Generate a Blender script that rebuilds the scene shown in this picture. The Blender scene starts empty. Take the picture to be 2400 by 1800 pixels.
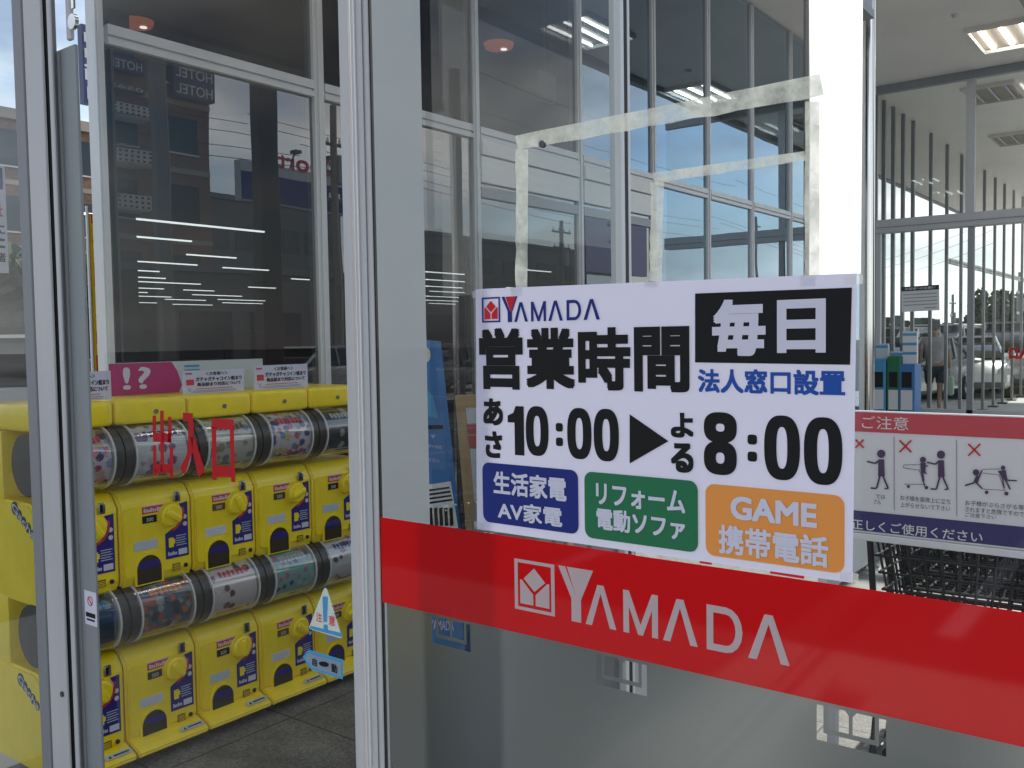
import bpy, bmesh, math, random
from mathutils import Vector, Matrix
random.seed(7)
R = math.radians
SC = bpy.context.scene
COL = SC.collection

# ------------------------------------------------------------------ camera
CAMZ = 1.55
F, CX, CY = 2158.43, 1200.0, 900.0
def _cal():
    a = Vector((2845-CX, -(770-CY), -F)).normalized()
    b = Vector((-1637-CX, -(838-CY), -F)).normalized()
    b = (b-a*a.dot(b)).normalized()
    u = a.cross(b)
    return Matrix((a, b, u))              # camera axes -> world
CR = _cal()
EYE = Vector((0, 0, CAMZ))
cam = bpy.data.cameras.new('camera')
cam.sensor_width = 36.0; cam.lens = 36.0*F/2400.0
cam.clip_start = 0.05; cam.clip_end = 2000
co = bpy.data.objects.new('camera', cam); COL.objects.link(co)
co.matrix_world = Matrix.Translation(EYE) @ CR.to_4x4()
SC.camera = co
def at(px, py, axis, val):
    """point of the place, surveyed from the photograph on the plane axis=val"""
    d = CR @ Vector((px-CX, -(py-CY), -F))
    return EYE + d*((val-EYE[axis])/d[axis])
YF = 3.55                                  # the store's glass front
def mir(px, py, yv):
    """survey of something seen mirrored in the glass front: its true place"""
    p = at(px, py, 1, yv); return Vector((p.x, 2*YF-p.y, p.z))

# ------------------------------------------------------------------ light
SUN = Vector((0.80, -0.045, 0.58)).normalized()
w = bpy.data.worlds.new('World'); SC.world = w; w.use_nodes = True
nt = w.node_tree; nt.nodes.clear()
def wn(t, **k):
    n = nt.nodes.new(t)
    for a, b in k.items(): setattr(n, a, b)
    return n
sky = wn('ShaderNodeTexSky', sky_type='NISHITA', sun_disc=False)
sky.sun_elevation = math.asin(SUN.z); sky.sun_rotation = math.atan2(SUN.x, SUN.y)
sky.air_density = 1.0; sky.dust_density = 0.3; sky.ozone_density = 1.0
tc = wn('ShaderNodeTexCoord'); mp = wn('ShaderNodeMapping'); mp.inputs['Scale'].default_value = (1.6, 1.6, 4.2)
nz = wn('ShaderNodeTexNoise'); nz.inputs['Scale'].default_value = 1.5; nz.inputs['Detail'].default_value = 7; nz.inputs['Roughness'].default_value = 0.55
rp = wn('ShaderNodeValToRGB'); rp.color_ramp.elements[0].position = 0.40; rp.color_ramp.elements[1].position = 0.60
nz2 = wn('ShaderNodeTexNoise'); nz2.inputs['Scale'].default_value = 3.1; nz2.inputs['Detail'].default_value = 6
rp2 = wn('ShaderNodeValToRGB')
rp2.color_ramp.elements[0].position = 0.35; rp2.color_ramp.elements[0].color = (3.4, 3.5, 3.75, 1)
rp2.color_ramp.elements[1].position = 0.68; rp2.color_ramp.elements[1].color = (9.6, 9.6, 9.5, 1)
mx = wn('ShaderNodeMix', data_type='RGBA')
bg = wn('ShaderNodeBackground'); bg.inputs['Strength'].default_value = 0.12
ow = wn('ShaderNodeOutputWorld'); L = nt.links.new
L(tc.outputs['Generated'], mp.inputs['Vector']); L(mp.outputs['Vector'], nz.inputs['Vector']); L(mp.outputs['Vector'], nz2.inputs['Vector'])
L(nz.outputs['Fac'], rp.inputs['Fac']); L(nz2.outputs['Fac'], rp2.inputs['Fac'])
hs = wn('ShaderNodeSeparateXYZ'); L(tc.outputs['Generated'], hs.inputs[0])
hr = wn('ShaderNodeMapRange'); hr.inputs[1].default_value = .02; hr.inputs[2].default_value = .15; hr.inputs[3].default_value = .85; hr.inputs[4].default_value = 0.0
L(hs.outputs['Z'], hr.inputs[0]); mh = wn('ShaderNodeMix', data_type='RGBA'); mh.inputs[7].default_value = (7.0, 7.7, 7.9, 1)
L(hr.outputs[0], mh.inputs['Factor']); L(sky.outputs['Color'], mh.inputs[6])
L(rp.outputs['Color'], mx.inputs['Factor']); L(mh.outputs[2], mx.inputs[6]); L(rp2.outputs['Color'], mx.inputs[7])
L(mx.outputs[2], bg.inputs['Color']); L(bg.outputs['Background'], ow.inputs['Surface'])
sl = bpy.data.lights.new('sun', 'SUN'); sl.energy = 4.0; sl.angle = R(0.5); sl.color = (1.0, 0.95, 0.87)
so = bpy.data.objects.new('sun', sl); COL.objects.link(so)
so.rotation_euler = (-SUN).to_track_quat('-Z', 'Y').to_euler(); so.location = (30, 0, 40)
SC.view_settings.view_transform = 'Standard'; SC.view_settings.look = 'None'
SC.view_settings.exposure = 0.58; SC.view_settings.gamma = 1.0
SC.view_settings.use_curve_mapping = False
SC.cycles.transparent_max_bounces = 40; SC.cycles.max_bounces = 10; SC.cycles.glossy_bounces = 6
SC.cycles.use_denoising = True; SC.cycles.sample_clamp_indirect = 6.0

# ------------------------------------------------------------------ materials
def mat(name, col, rough=0.5, metal=0.0, var=0.0, vscale=20.0, bump=0.0, bscale=60.0, spec=0.5, stretch=None, emit=None, coat=0.0):
    m = bpy.data.materials.new(name); m.use_nodes = True
    t = m.node_tree; p = t.nodes['Principled BSDF']
    p.inputs['Base Color'].default_value = (*col, 1); p.inputs['Roughness'].default_value = rough
    p.inputs['Metallic'].default_value = metal; p.inputs['Specular IOR Level'].default_value = spec
    p.inputs['Coat Weight'].default_value = coat
    if emit: p.inputs['Emission Color'].default_value = (*emit[0], 1); p.inputs['Emission Strength'].default_value = emit[1]
    if var or bump:
        c = t.nodes.new('ShaderNodeTexCoord'); g = t.nodes.new('ShaderNodeMapping')
        if stretch: g.inputs['Scale'].default_value = stretch
        t.links.new(c.outputs['Object'], g.inputs['Vector'])
    if var:
        n = t.nodes.new('ShaderNodeTexNoise'); n.inputs['Scale'].default_value = vscale; n.inputs['Detail'].default_value = 6; n.inputs['Roughness'].default_value = .65
        r = t.nodes.new('ShaderNodeValToRGB'); r.color_ramp.elements[0].position = .3; r.color_ramp.elements[1].position = .7
        r.color_ramp.elements[0].color = (*[max(0, x*(1-var)) for x in col], 1); r.color_ramp.elements[1].color = (*[min(1, x*(1+var)) for x in col], 1)
        t.links.new(g.outputs['Vector'], n.inputs['Vector']); t.links.new(n.outputs['Fac'], r.inputs['Fac']); t.links.new(r.outputs['Color'], p.inputs['Base Color'])
        k = t.nodes.new('ShaderNodeMapRange'); k.inputs[3].default_value = max(0.02, rough-.1); k.inputs[4].default_value = min(1, rough+.12)
        t.links.new(n.outputs['Fac'], k.inputs[0]); t.links.new(k.outputs[0], p.inputs['Roughness'])
    if bump:
        n2 = t.nodes.new('ShaderNodeTexNoise'); n2.inputs['Scale'].default_value = bscale; n2.inputs['Detail'].default_value = 4
        b = t.nodes.new('ShaderNodeBump'); b.inputs['Strength'].default_value = bump; b.inputs['Distance'].default_value = .01
        t.links.new(g.outputs['Vector'], n2.inputs['Vector']); t.links.new(n2.outputs['Fac'], b.inputs['Height']); t.links.new(b.outputs['Normal'], p.inputs['Normal'])
    return m
def glass(name, tint, r0, power=5.0, wav=0.0, dirt=0.0, gloss=(1, 1, 1)):
    """a thin pane: see-through with a Schlick reflection, the same from either side"""
    m = bpy.data.materials.new(name); m.use_nodes = True; t = m.node_tree; t.nodes.clear(); l = t.links.new
    o = t.nodes.new('ShaderNodeOutputMaterial'); tr = t.nodes.new('ShaderNodeBsdfTransparent'); tr.inputs[0].default_value = (*tint, 1)
    g = t.nodes.new('ShaderNodeBsdfGlossy'); g.inputs['Roughness'].default_value = 0.0; g.inputs['Color'].default_value = (*gloss, 1)
    lw = t.nodes.new('ShaderNodeLayerWeight'); lw.inputs['Blend'].default_value = .5
    pw = t.nodes.new('ShaderNodeMath'); pw.operation = 'POWER'; pw.inputs[1].default_value = power; l(lw.outputs['Facing'], pw.inputs[0])
    mr = t.nodes.new('ShaderNodeMapRange'); mr.inputs[3].default_value = r0; mr.inputs[4].default_value = 1.0; l(pw.outputs[0], mr.inputs[0])
    x = t.nodes.new('ShaderNodeMixShader'); l(mr.outputs[0], x.inputs[0]); l(tr.outputs[0], x.inputs[1]); l(g.outputs[0], x.inputs[2])
    c = t.nodes.new('ShaderNodeTexCoord')
    if wav:
        n = t.nodes.new('ShaderNodeTexNoise'); n.inputs['Scale'].default_value = 1.3; n.inputs['Detail'].default_value = 1
        b = t.nodes.new('ShaderNodeBump'); b.inputs['Strength'].default_value = wav; b.inputs['Distance'].default_value = .02
        l(c.outputs['Object'], n.inputs['Vector']); l(n.outputs['Fac'], b.inputs['Height']); l(b.outputs['Normal'], g.inputs['Normal'])
    last = x
    if dirt:
        d = t.nodes.new('ShaderNodeBsdfDiffuse'); d.inputs[0].default_value = (.6, .62, .62, 1)
        n = t.nodes.new('ShaderNodeTexNoise'); n.inputs['Scale'].default_value = 5; n.inputs['Detail'].default_value = 8; n.inputs['Roughness'].default_value = .7
        q = t.nodes.new('ShaderNodeMapRange'); q.inputs[1].default_value = .42; q.inputs[2].default_value = .8; q.inputs[3].default_value = dirt*.35; q.inputs[4].default_value = dirt*2
        x2 = t.nodes.new('ShaderNodeMixShader'); l(c.outputs['Object'], n.inputs['Vector']); l(n.outputs['Fac'], q.inputs[0]); l(q.outputs[0], x2.inputs[0])
        l(x.outputs[0], x2.inputs[1]); l(d.outputs[0], x2.inputs[2]); last = x2
    l(last.outputs[0], o.inputs[0]); return m
def film(name, col, trans=0.35, rough=.35, var=0.0, vs=8.0, see=0.0, gl=.04):
    """printed or plain film: diffuse + translucent, a little gloss"""
    m = bpy.data.materials.new(name); m.use_nodes = True; t = m.node_tree; t.nodes.clear(); l = t.links.new
    o = t.nodes.new('ShaderNodeOutputMaterial'); d = t.nodes.new('ShaderNodeBsdfDiffuse'); tl = t.nodes.new('ShaderNodeBsdfTranslucent')
    g = t.nodes.new('ShaderNodeBsdfGlossy'); g.inputs['Roughness'].default_value = rough
    d.inputs[0].default_value = (*col, 1); tl.inputs[0].default_value = (*col, 1)
    a = t.nodes.new('ShaderNodeMixShader'); a.inputs[0].default_value = trans; l(d.outputs[0], a.inputs[1]); l(tl.outputs[0], a.inputs[2])
    b = t.nodes.new('ShaderNodeMixShader'); b.inputs[0].default_value = gl; l(a.outputs[0], b.inputs[1]); l(g.outputs[0], b.inputs[2])
    if gl == .03:
        c = t.nodes.new('ShaderNodeTexCoord'); n = t.nodes.new('ShaderNodeTexNoise'); n.inputs['Scale'].default_value = 5; n.inputs['Detail'].default_value = 3
        bp = t.nodes.new('ShaderNodeBump'); bp.inputs['Strength'].default_value = .5; bp.inputs['Distance'].default_value = .012
        l(c.outputs['Object'], n.inputs['Vector']); l(n.outputs['Fac'], bp.inputs['Height'])
        for q in (d, g): l(bp.outputs['Normal'], q.inputs['Normal'])
    last = b
    if see or var:
        c = t.nodes.new('ShaderNodeTexCoord'); n = t.nodes.new('ShaderNodeTexNoise'); n.inputs['Scale'].default_value = vs; n.inputs['Detail'].default_value = 7; n.inputs['Roughness'].default_value = .7
        q = t.nodes.new('ShaderNodeMapRange'); q.inputs[1].default_value = .38; q.inputs[2].default_value = .62; q.inputs[3].default_value = max(0, see-var); q.inputs[4].default_value = min(1, see+var)
        tr = t.nodes.new('ShaderNodeBsdfTransparent'); x = t.nodes.new('ShaderNodeMixShader')
        l(c.outputs['Object'], n.inputs['Vector']); l(n.outputs['Fac'], q.inputs[0]); l(q.outputs[0], x.inputs[0]); l(b.outputs[0], x.inputs[1]); l(tr.outputs[0], x.inputs[2]); last = x
    l(last.outputs[0], o.inputs[0]); return m
def frosted(name, col, rough, milk):
    m = bpy.data.materials.new(name); m.use_nodes = True; t = m.node_tree; t.nodes.clear(); l = t.links.new
    o = t.nodes.new('ShaderNodeOutputMaterial'); r = t.nodes.new('ShaderNodeBsdfRefraction'); r.inputs['IOR'].default_value = 1.3; r.inputs['Roughness'].default_value = rough
    r.inputs['Color'].default_value = (*col, 1); d = t.nodes.new('ShaderNodeBsdfDiffuse'); d.inputs[0].default_value = (.15, .165, .17, 1)
    tl = t.nodes.new('ShaderNodeBsdfTranslucent'); tl.inputs[0].default_value = (.13, .14, .145, 1)
    a = t.nodes.new('ShaderNodeMixShader'); a.inputs[0].default_value = .5; l(d.outputs[0], a.inputs[1]); l(tl.outputs[0], a.inputs[2])
    b = t.nodes.new('ShaderNodeMixShader'); b.inputs[0].default_value = milk; l(r.outputs[0], b.inputs[1]); l(a.outputs[0], b.inputs[2])
    l(b.outputs[0], o.inputs[0]); return m
def print_art(name, base, cols, scale=26.0, thr=.42):
    """printed sheet: a ground colour with loose coloured blobs"""
    m = bpy.data.materials.new(name); m.use_nodes = True; t = m.node_tree; p = t.nodes['Principled BSDF']; l = t.links.new
    p.inputs['Roughness'].default_value = .35
    c = t.nodes.new('ShaderNodeTexCoord'); v = t.nodes.new('ShaderNodeTexVoronoi'); v.inputs['Scale'].default_value = scale; v.inputs['Randomness'].default_value = .9
    n = t.nodes.new('ShaderNodeTexNoise'); n.inputs['Scale'].default_value = 60; n.inputs['Detail'].default_value = 3
    ad = t.nodes.new('ShaderNodeVectorMath'); ad.operation = 'MULTIPLY_ADD'; ad.inputs[1].default_value = (.02, .02, .02)
    l(n.outputs['Color'], ad.inputs[0]); l(c.outputs['Object'], ad.inputs[2]); l(ad.outputs[0], v.inputs['Vector'])
    sp = t.nodes.new('ShaderNodeSeparateColor'); l(v.outputs['Color'], sp.inputs[0])
    r = t.nodes.new('ShaderNodeValToRGB'); r.color_ramp.interpolation = 'CONSTANT'
    el = r.color_ramp.elements; el[0].color = (*cols[0], 1); el[0].position = 0
    el[1].color = (*cols[1], 1); el[1].position = 1/len(cols)
    for i in range(2, len(cols)): e = el.new(i/len(cols)); e.color = (*cols[i], 1)
    l(sp.outputs[0], r.inputs[0])
    k = t.nodes.new('ShaderNodeMath'); k.operation = 'LESS_THAN'; k.inputs[1].default_value = thr; l(v.outputs['Distance'], k.inputs[0])
    x = t.nodes.new('ShaderNodeMix'); x.data_type = 'RGBA'; x.inputs[6].default_value = (*base, 1); l(k.outputs[0], x.inputs[0]); l(r.outputs['Color'], x.inputs[7])
    l(x.outputs[2], p.inputs['Base Color']); return m

M = {}
M['alu'] = mat('brushed_aluminium', (.47, .47, .49), .42, .1, .06, 6, .05, 90, stretch=(1, 1, .06))
M['alu_dark'] = mat('grey_aluminium', (.22, .23, .25), .5, .2, .06, 5, stretch=(1, 1, .06))
M['alu_mid'] = mat('mid_grey_aluminium', (.25, .27, .285), .5, .3, .06, 5, stretch=(1, 1, .06))
M['alu_light'] = mat('pale_aluminium', (.66, .67, .69), .4, .2, .04, 5, stretch=(1, 1, .06))
M['gasket'] = mat('black_rubber', (.012, .012, .014), .7)
M['screw'] = mat('screw_steel', (.08, .08, .09), .4, .8)
M['chrome'] = mat('polished_steel', (.75, .74, .72), .07, 1.0, .03, 8, stretch=(1, 1, .1))
M['white_panel'] = mat('white_panel', (.82, .84, .82), .45, 0, .03, 3)
M['column'] = mat('column_paint', (.43, .46, .465), .5, 0, .05, 2.5)
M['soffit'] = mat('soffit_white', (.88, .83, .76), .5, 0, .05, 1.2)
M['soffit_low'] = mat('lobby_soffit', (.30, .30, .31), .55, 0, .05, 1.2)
M['steel_dark'] = mat('dark_steel', (.12, .115, .115), .4, .5, .1, 6)
M['steel_grey'] = mat('grey_steel', (.30, .31, .32), .4, .4, .06, 4)
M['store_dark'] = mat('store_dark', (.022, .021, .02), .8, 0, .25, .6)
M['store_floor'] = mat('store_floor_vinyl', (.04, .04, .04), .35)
M['tube'] = mat('lamp_tube', (1, 1, 1), .5, emit=((1, .97, .92), 9.0))
M['tube_far'] = mat('store_lamp_tube', (1, 1, 1), .5, emit=((.93, .97, 1.0), 2.0))
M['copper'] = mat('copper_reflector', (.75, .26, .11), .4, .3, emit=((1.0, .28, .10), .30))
M['black'] = mat('black_ink', (.012, .012, .013), .6, spec=.15)
M['white'] = mat('white_print', (.60, .595, .72), .5)
M['paper'] = film('poster_paper', (.58, .57, .71), .18, .4, gl=.03)
M['navy'] = mat('navy_ink', (.018, .03, .19), .6, spec=.15)
M['blue'] = mat('blue_ink', (.02, .08, .36), .6, spec=.15)
M['green'] = mat('green_ink', (.025, .165, .075), .6, spec=.15)
M['orange'] = mat('orange_ink', (.78, .30, .07), .6, spec=.15)
M['red'] = mat('red_ink', (.55, .02, .03), .6, spec=.15)
M['red_film'] = film('red_film', (.60, .011, .014), .40, .05, gl=.035)
M['letter_film'] = film('pale_letter_film', (.62, .58, .60), .35, .35, gl=.05)
M['red_sticker'] = film('red_sticker_film', (.52, .012, .02), .3, .3)
M['tape'] = film('old_tape', (.54, .56, .51), .3, .6, var=.26, vs=16, see=.33)
M['frost'] = frosted('frosted_film', (.60, .64, .655), .5, .38)
M['glass_clear'] = glass('clear_glass', (.93, .95, .945), .015, 5, .02, .002)
M['glass_door'] = glass('door_glass', (.93, .95, .94), .010, 5, .03, .002)
M['glass_store'] = glass('store_glass', (.34, .355, .35), .17, 3.0, .05, 0, (1.0, .97, .96))
M['glass_dim_mirror'] = glass('dim_mirror_glass', (.40, .41, .42), .035, 5.0, .05)  # same glass front; its dark mirror image put in as weaker reflection
M['glass_sky_tint'] = glass('sky_tint_glass', (.30, .33, .34), .10, 1.8, .06, 0, (.66, .84, 1.0))  # same glass front; the mirrored sky's blue is put into the gloss colour
M['glass_side'] = glass('side_glass', (.78, .81, .81), .04, 5, .03)
M['glass_far'] = glass('far_glass', (.84, .88, .87), .05, 5)
M['stand_in_white'] = film('stand_in_cloth', (.88, .88, .88), .75, .8, gl=0)  # cloth of the made-up strip, lets the light behind glow through
M['yellow'] = mat('yellow_plastic', (.93, .71, .018), .36, 0, .07, 9, .04, 40, coat=.15)
M['knob'] = mat('yellow_knob', (.93, .73, .018), .3, 0, .04, 30)
M['dome'] = glass('clear_plastic', (.86, .86, .84), .13, 4)
M['rim'] = mat('smoked_rim', (.045, .04, .035), .3)
M['clear_rim'] = mat('clear_edge', (.55, .56, .56), .15)
M['flap'] = mat('smoked_flap', (.05, .038, .02), .25)
M['plum'] = mat('purple_sticker', (.03, .022, .20), .35)
M['lbl_red'] = mat('red_label', (.60, .035, .06), .4)
M['lbl_dark'] = mat('price_plate', (.05, .05, .035), .3)
M['lbl_white'] = mat('pale_label', (.62, .62, .66), .35)
M['coin'] = mat('coin_slot_metal', (.35, .36, .40), .25, .9)
M['vent'] = mat('vent_brown', (.14, .075, .015), .5)
M['pink'] = mat('magenta_card', (.42, .025, .17), .45, 0, .1, 4)
M['card_grey'] = mat('pale_grey_card', (.50, .56, .60), .5)
M['banner_blue'] = mat('blue_banner', (.03, .16, .42), .45, 0, .12, 3)
M['sky_blue'] = mat('sky_blue_print', (.05, .28, .52), .4)
M['ply'] = mat('plywood', (.50, .33, .17), .6, 0, .15, 5, stretch=(8, 8, .6))
M['maroon'] = mat('maroon_board', (.50, .05, .07), .4)
M['violet'] = mat('violet_strip', (.035, .03, .13), .4)
M['grey_pic'] = mat('pictogram_violet', (.06, .03, .09), .5)
M['sign_white'] = mat('sign_board_white', (.66, .66, .68), .35)
M['cart'] = mat('cart_black', (.022, .023, .025), .3, .2)
M['tyre'] = mat('tyre_rubber', (.02, .02, .02), .8)
M['tile'] = None
M['wood_leaf'] = mat('dark_leaf', (.045, .07, .03), .8, 0, .3, 3)
M['trunk'] = mat('bark', (.08, .06, .045), .9)
M['car_white'] = mat('white_car_paint', (.72, .72, .72), .2, 0, coat=1)
M['car_silver'] = mat('silver_car_paint', (.45, .46, .47), .25, .7, coat=1)
M['car_dark'] = mat('dark_car_paint', (.03, .035, .05), .2, .2, coat=1)
M['car_beige'] = mat('beige_car_paint', (.55, .50, .40), .25, .2, coat=1)
M['car_glass'] = mat('car_window', (.015, .018, .02), .05)
M['lamp_red'] = mat('tail_lamp', (.5, .02, .02), .2)
M['lamp_white'] = mat('head_lamp', (.8, .8, .8), .1)
M['rimsteel'] = mat('wheel_rim', (.5, .5, .5), .3, .8)
M['brown_steel'] = mat('brown_steel', (.05, .04, .035), .5, .2, .1, 2)
M['brick'] = mat('brown_brick', (.23, .13, .085), .85, 0, .15, 1.5)
M['stone_band'] = mat('stone_band', (.36, .31, .25), .85, 0, .1, 1)
M['lattice'] = mat('balcony_white', (.60, .58, .54), .7, 0, .1, 2)
M['window_dark'] = mat('window_dark', (.03, .035, .04), .1)
M['sign_navy'] = mat('sign_navy', (.02, .035, .12), .4)
M['concrete'] = mat('pale_concrete', (.58, .57, .54), .85, 0, .12, 1.5, .1, 20)
M['pole'] = mat('concrete_pole', (.22, .21, .20), .9, 0, .1, 4)
M['wire'] = mat('cable_black', (.02, .02, .02), .6)
M['cream'] = mat('cream_wall', (.62, .58, .48), .7, 0, .06, 1)
M['roof_grey'] = mat('roof_grey', (.16, .17, .19), .7, 0, .1, 2)
M['nobori'] = film('yellow_cloth', (.85, .60, .02), .3, .8, gl=0)
M['skin'] = mat('skin', (.45, .27, .18), .55)
M['hair'] = mat('black_hair', (.015, .012, .01), .6)
M['shirt'] = mat('pale_grey_shirt', (.46, .44, .47), .8, 0, .1, 12)
M['shorts'] = mat('dark_shorts', (.035, .045, .05), .8)
M['bag'] = mat('pale_green_bag', (.42, .55, .42), .5)
M['shoe'] = mat('white_shoe', (.5, .5, .5), .6)

def tile_mat():
    m = bpy.data.materials.new('stone_tile'); m.use_nodes = True; t = m.node_tree; p = t.nodes['Principled BSDF']; l = t.links.new
    c = t.nodes.new('ShaderNodeTexCoord'); b = t.nodes.new('ShaderNodeTexBrick'); b.offset = 0.0
    b.inputs['Scale'].default_value = 1.0; b.inputs['Brick Width'].default_value = .6; b.inputs['Row Height'].default_value = .6
    b.inputs['Mortar Size'].default_value = .004; b.inputs['Color1'].default_value = (.16, .16, .148, 1); b.inputs['Color2'].default_value = (.185, .182, .168, 1); b.inputs['Mortar'].default_value = (.03, .03, .03, 1)
    n = t.nodes.new('ShaderNodeTexNoise'); n.inputs['Scale'].default_value = 90; n.inputs['Detail'].default_value = 5
    n2 = t.nodes.new('ShaderNodeTexNoise'); n2.inputs['Scale'].default_value = 5; n2.inputs['Detail'].default_value = 5
    q = t.nodes.new('ShaderNodeMapRange'); q.inputs[1].default_value = .3; q.inputs[2].default_value = .7; q.inputs[3].default_value = .55; q.inputs[4].default_value = 1.45
    q2 = t.nodes.new('ShaderNodeMapRange'); q2.inputs[1].default_value = .3; q2.inputs[2].default_value = .7; q2.inputs[3].default_value = .7; q2.inputs[4].default_value = 1.3
    mu = t.nodes.new('ShaderNodeMath'); mu.operation = 'MULTIPLY'; x = t.nodes.new('ShaderNodeVectorMath'); x.operation = 'SCALE'
    l(c.outputs['Object'], b.inputs['Vector']); l(c.outputs['Object'], n.inputs['Vector']); l(c.outputs['Object'], n2.inputs['Vector'])
    l(n.outputs['Fac'], q.inputs[0]); l(n2.outputs['Fac'], q2.inputs[0]); l(q.outputs[0], mu.inputs[0]); l(q2.outputs[0], mu.inputs[1])
    l(b.outputs['Color'], x.inputs[0]); l(mu.outputs[0], x.inputs['Scale']); l(x.outputs[0], p.inputs['Base Color']); p.inputs['Roughness'].default_value = .5
    return m
M['tile'] = tile_mat()
def brick_mat(name, c1, c2, mort, sc):
    m = bpy.data.materials.new(name); m.use_nodes = True; t = m.node_tree; p = t.nodes['Principled BSDF']; l = t.links.new
    c = t.nodes.new('ShaderNodeTexCoord'); mpn = t.nodes.new('ShaderNodeMapping'); mpn.inputs['Rotation'].default_value = (R(90), 0, 0); b = t.nodes.new('ShaderNodeTexBrick'); b.inputs['Scale'].default_value = sc
    b.inputs['Color1'].default_value = (*c1, 1); b.inputs['Color2'].default_value = (*c2, 1); b.inputs['Mortar'].default_value = (*mort, 1)
    l(c.outputs['Object'], mpn.inputs[0]); l(mpn.outputs[0], b.inputs['Vector']); l(b.outputs['Color'], p.inputs['Base Color']); p.inputs['Roughness'].default_value = .9
    return m
M['brickwall'] = brick_mat('brick_facing', (.20, .105, .07), (.26, .15, .10), (.2, .17, .14), 2.2)
def asphalt():
    m = mat('asphalt', (.09, .09, .092), .9, 0, .3, 1.3, .3, 120); return m
M['asphalt'] = asphalt()

# ------------------------------------------------------------------ mesh helpers
class MB:
    def __init__(s): s.bm = bmesh.new()
    def box(s, x0, x1, y0, y1, z0, z1, bev=0.0, mtx=None, seg=2):
        g = bmesh.ops.create_cube(s.bm, size=1.0); vs = g['verts']
        for v in vs: v.co = Vector(((x0+x1)/2+v.co.x*(x1-x0), (y0+y1)/2+v.co.y*(y1-y0), (z0+z1)/2+v.co.z*(z1-z0)))
        if bev:
            es = {e for v in vs for e in v.link_edges}
            r = bmesh.ops.bevel(s.bm, geom=list(es), offset=bev, segments=seg, affect='EDGES', profile=.5); vs = list({v for f in r['faces'] for v in f.verts} | {v for v in vs if v.is_valid})
        if mtx: bmesh.ops.transform(s.bm, matrix=mtx, verts=vs)
        return s
    def prism(s, pts, ax, a, b):
        """polygon pts in the two other axes, extruded along ax from a to b"""
        def mk(p, h):
            q = list(p); q.insert(ax, h); return s.bm.verts.new(q)
        va = [mk(p, a) for p in pts]; vb = [mk(p, b) for p in pts]; n = len(pts)
        fs = [s.bm.faces.new(va), s.bm.faces.new(vb[::-1])]
        for i in range(n): fs.append(s.bm.faces.new((va[i], vb[i], vb[(i+1) % n], va[(i+1) % n])))
        bmesh.ops.recalc_face_normals(s.bm, faces=fs); return s
    def quad(s, *p): s.bm.faces.new([s.bm.verts.new(q) for q in p]); return s
    def tube(s, p, q, r, r2=None, n=8, cap=True):
        p, q = Vector(p), Vector(q); d = q-p
        if d.length < 1e-6: return s
        mt = Matrix.Translation((p+q)/2) @ d.to_track_quat('Z', 'Y').to_matrix().to_4x4()
        bmesh.ops.create_cone(s.bm, cap_ends=cap, segments=n, radius1=r, radius2=r if r2 is None else r2, depth=d.length, matrix=mt); return s
    def path(s, pts, r, n=8):
        for a, b in zip(pts, pts[1:]): s.tube(a, b, r, n=n)
        for a in pts[1:-1]: bmesh.ops.create_uvsphere(s.bm, u_segments=n, v_segments=max(4, n//2), radius=r, matrix=Matrix.Translation(a))
        return s
    def ball(s, c, r, sc=(1, 1, 1), n=16):
        bmesh.ops.create_uvsphere(s.bm, u_segments=n, v_segments=n//2, radius=r, matrix=Matrix.Translation(c) @ Matrix.Diagonal((*sc, 1))); return s
    def build(s, name, m, parent=None, smooth=False):
        me = bpy.data.meshes.new(name); s.bm.to_mesh(me); s.bm.free()
        if m: me.materials.append(m)
        if smooth:
            for p in me.polygons: p.use_smooth = True
            try: me.set_sharp_from_angle(angle=R(40))
            except Exception: pass
        o = bpy.data.objects.new(name, me); COL.objects.link(o)
        if parent: o.parent = parent
        return o
def tag(o, label, cat, group=None, kind=None):
    o['label'] = label; o['category'] = cat
    if group: o['group'] = group
    if kind: o['kind'] = kind
    return o
def struct(o): o['kind'] = 'structure'; return o
def thing(name, label, cat, loc=(0, 0, 0), rz=0.0, group=None):
    o = bpy.data.objects.new(name, None); COL.objects.link(o); o.location = loc; o.rotation_euler = (0, 0, rz); o.empty_display_size = .1
    return tag(o, label, cat, group)
def dup(root, loc, rz, label, group=None):
    r = root.copy(); COL.objects.link(r); r.location = loc; r.rotation_euler = (0, 0, rz); r['label'] = label
    if group: r['group'] = group
    for ch in root.children:
        c = ch.copy(); COL.objects.link(c); c.parent = r
        for g in ch.children:
            d = g.copy(); COL.objects.link(d); d.parent = c
    return r
def setmat(o, m):
    o.material_slots[0].link = 'OBJECT'; o.material_slots[0].material = m

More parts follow.
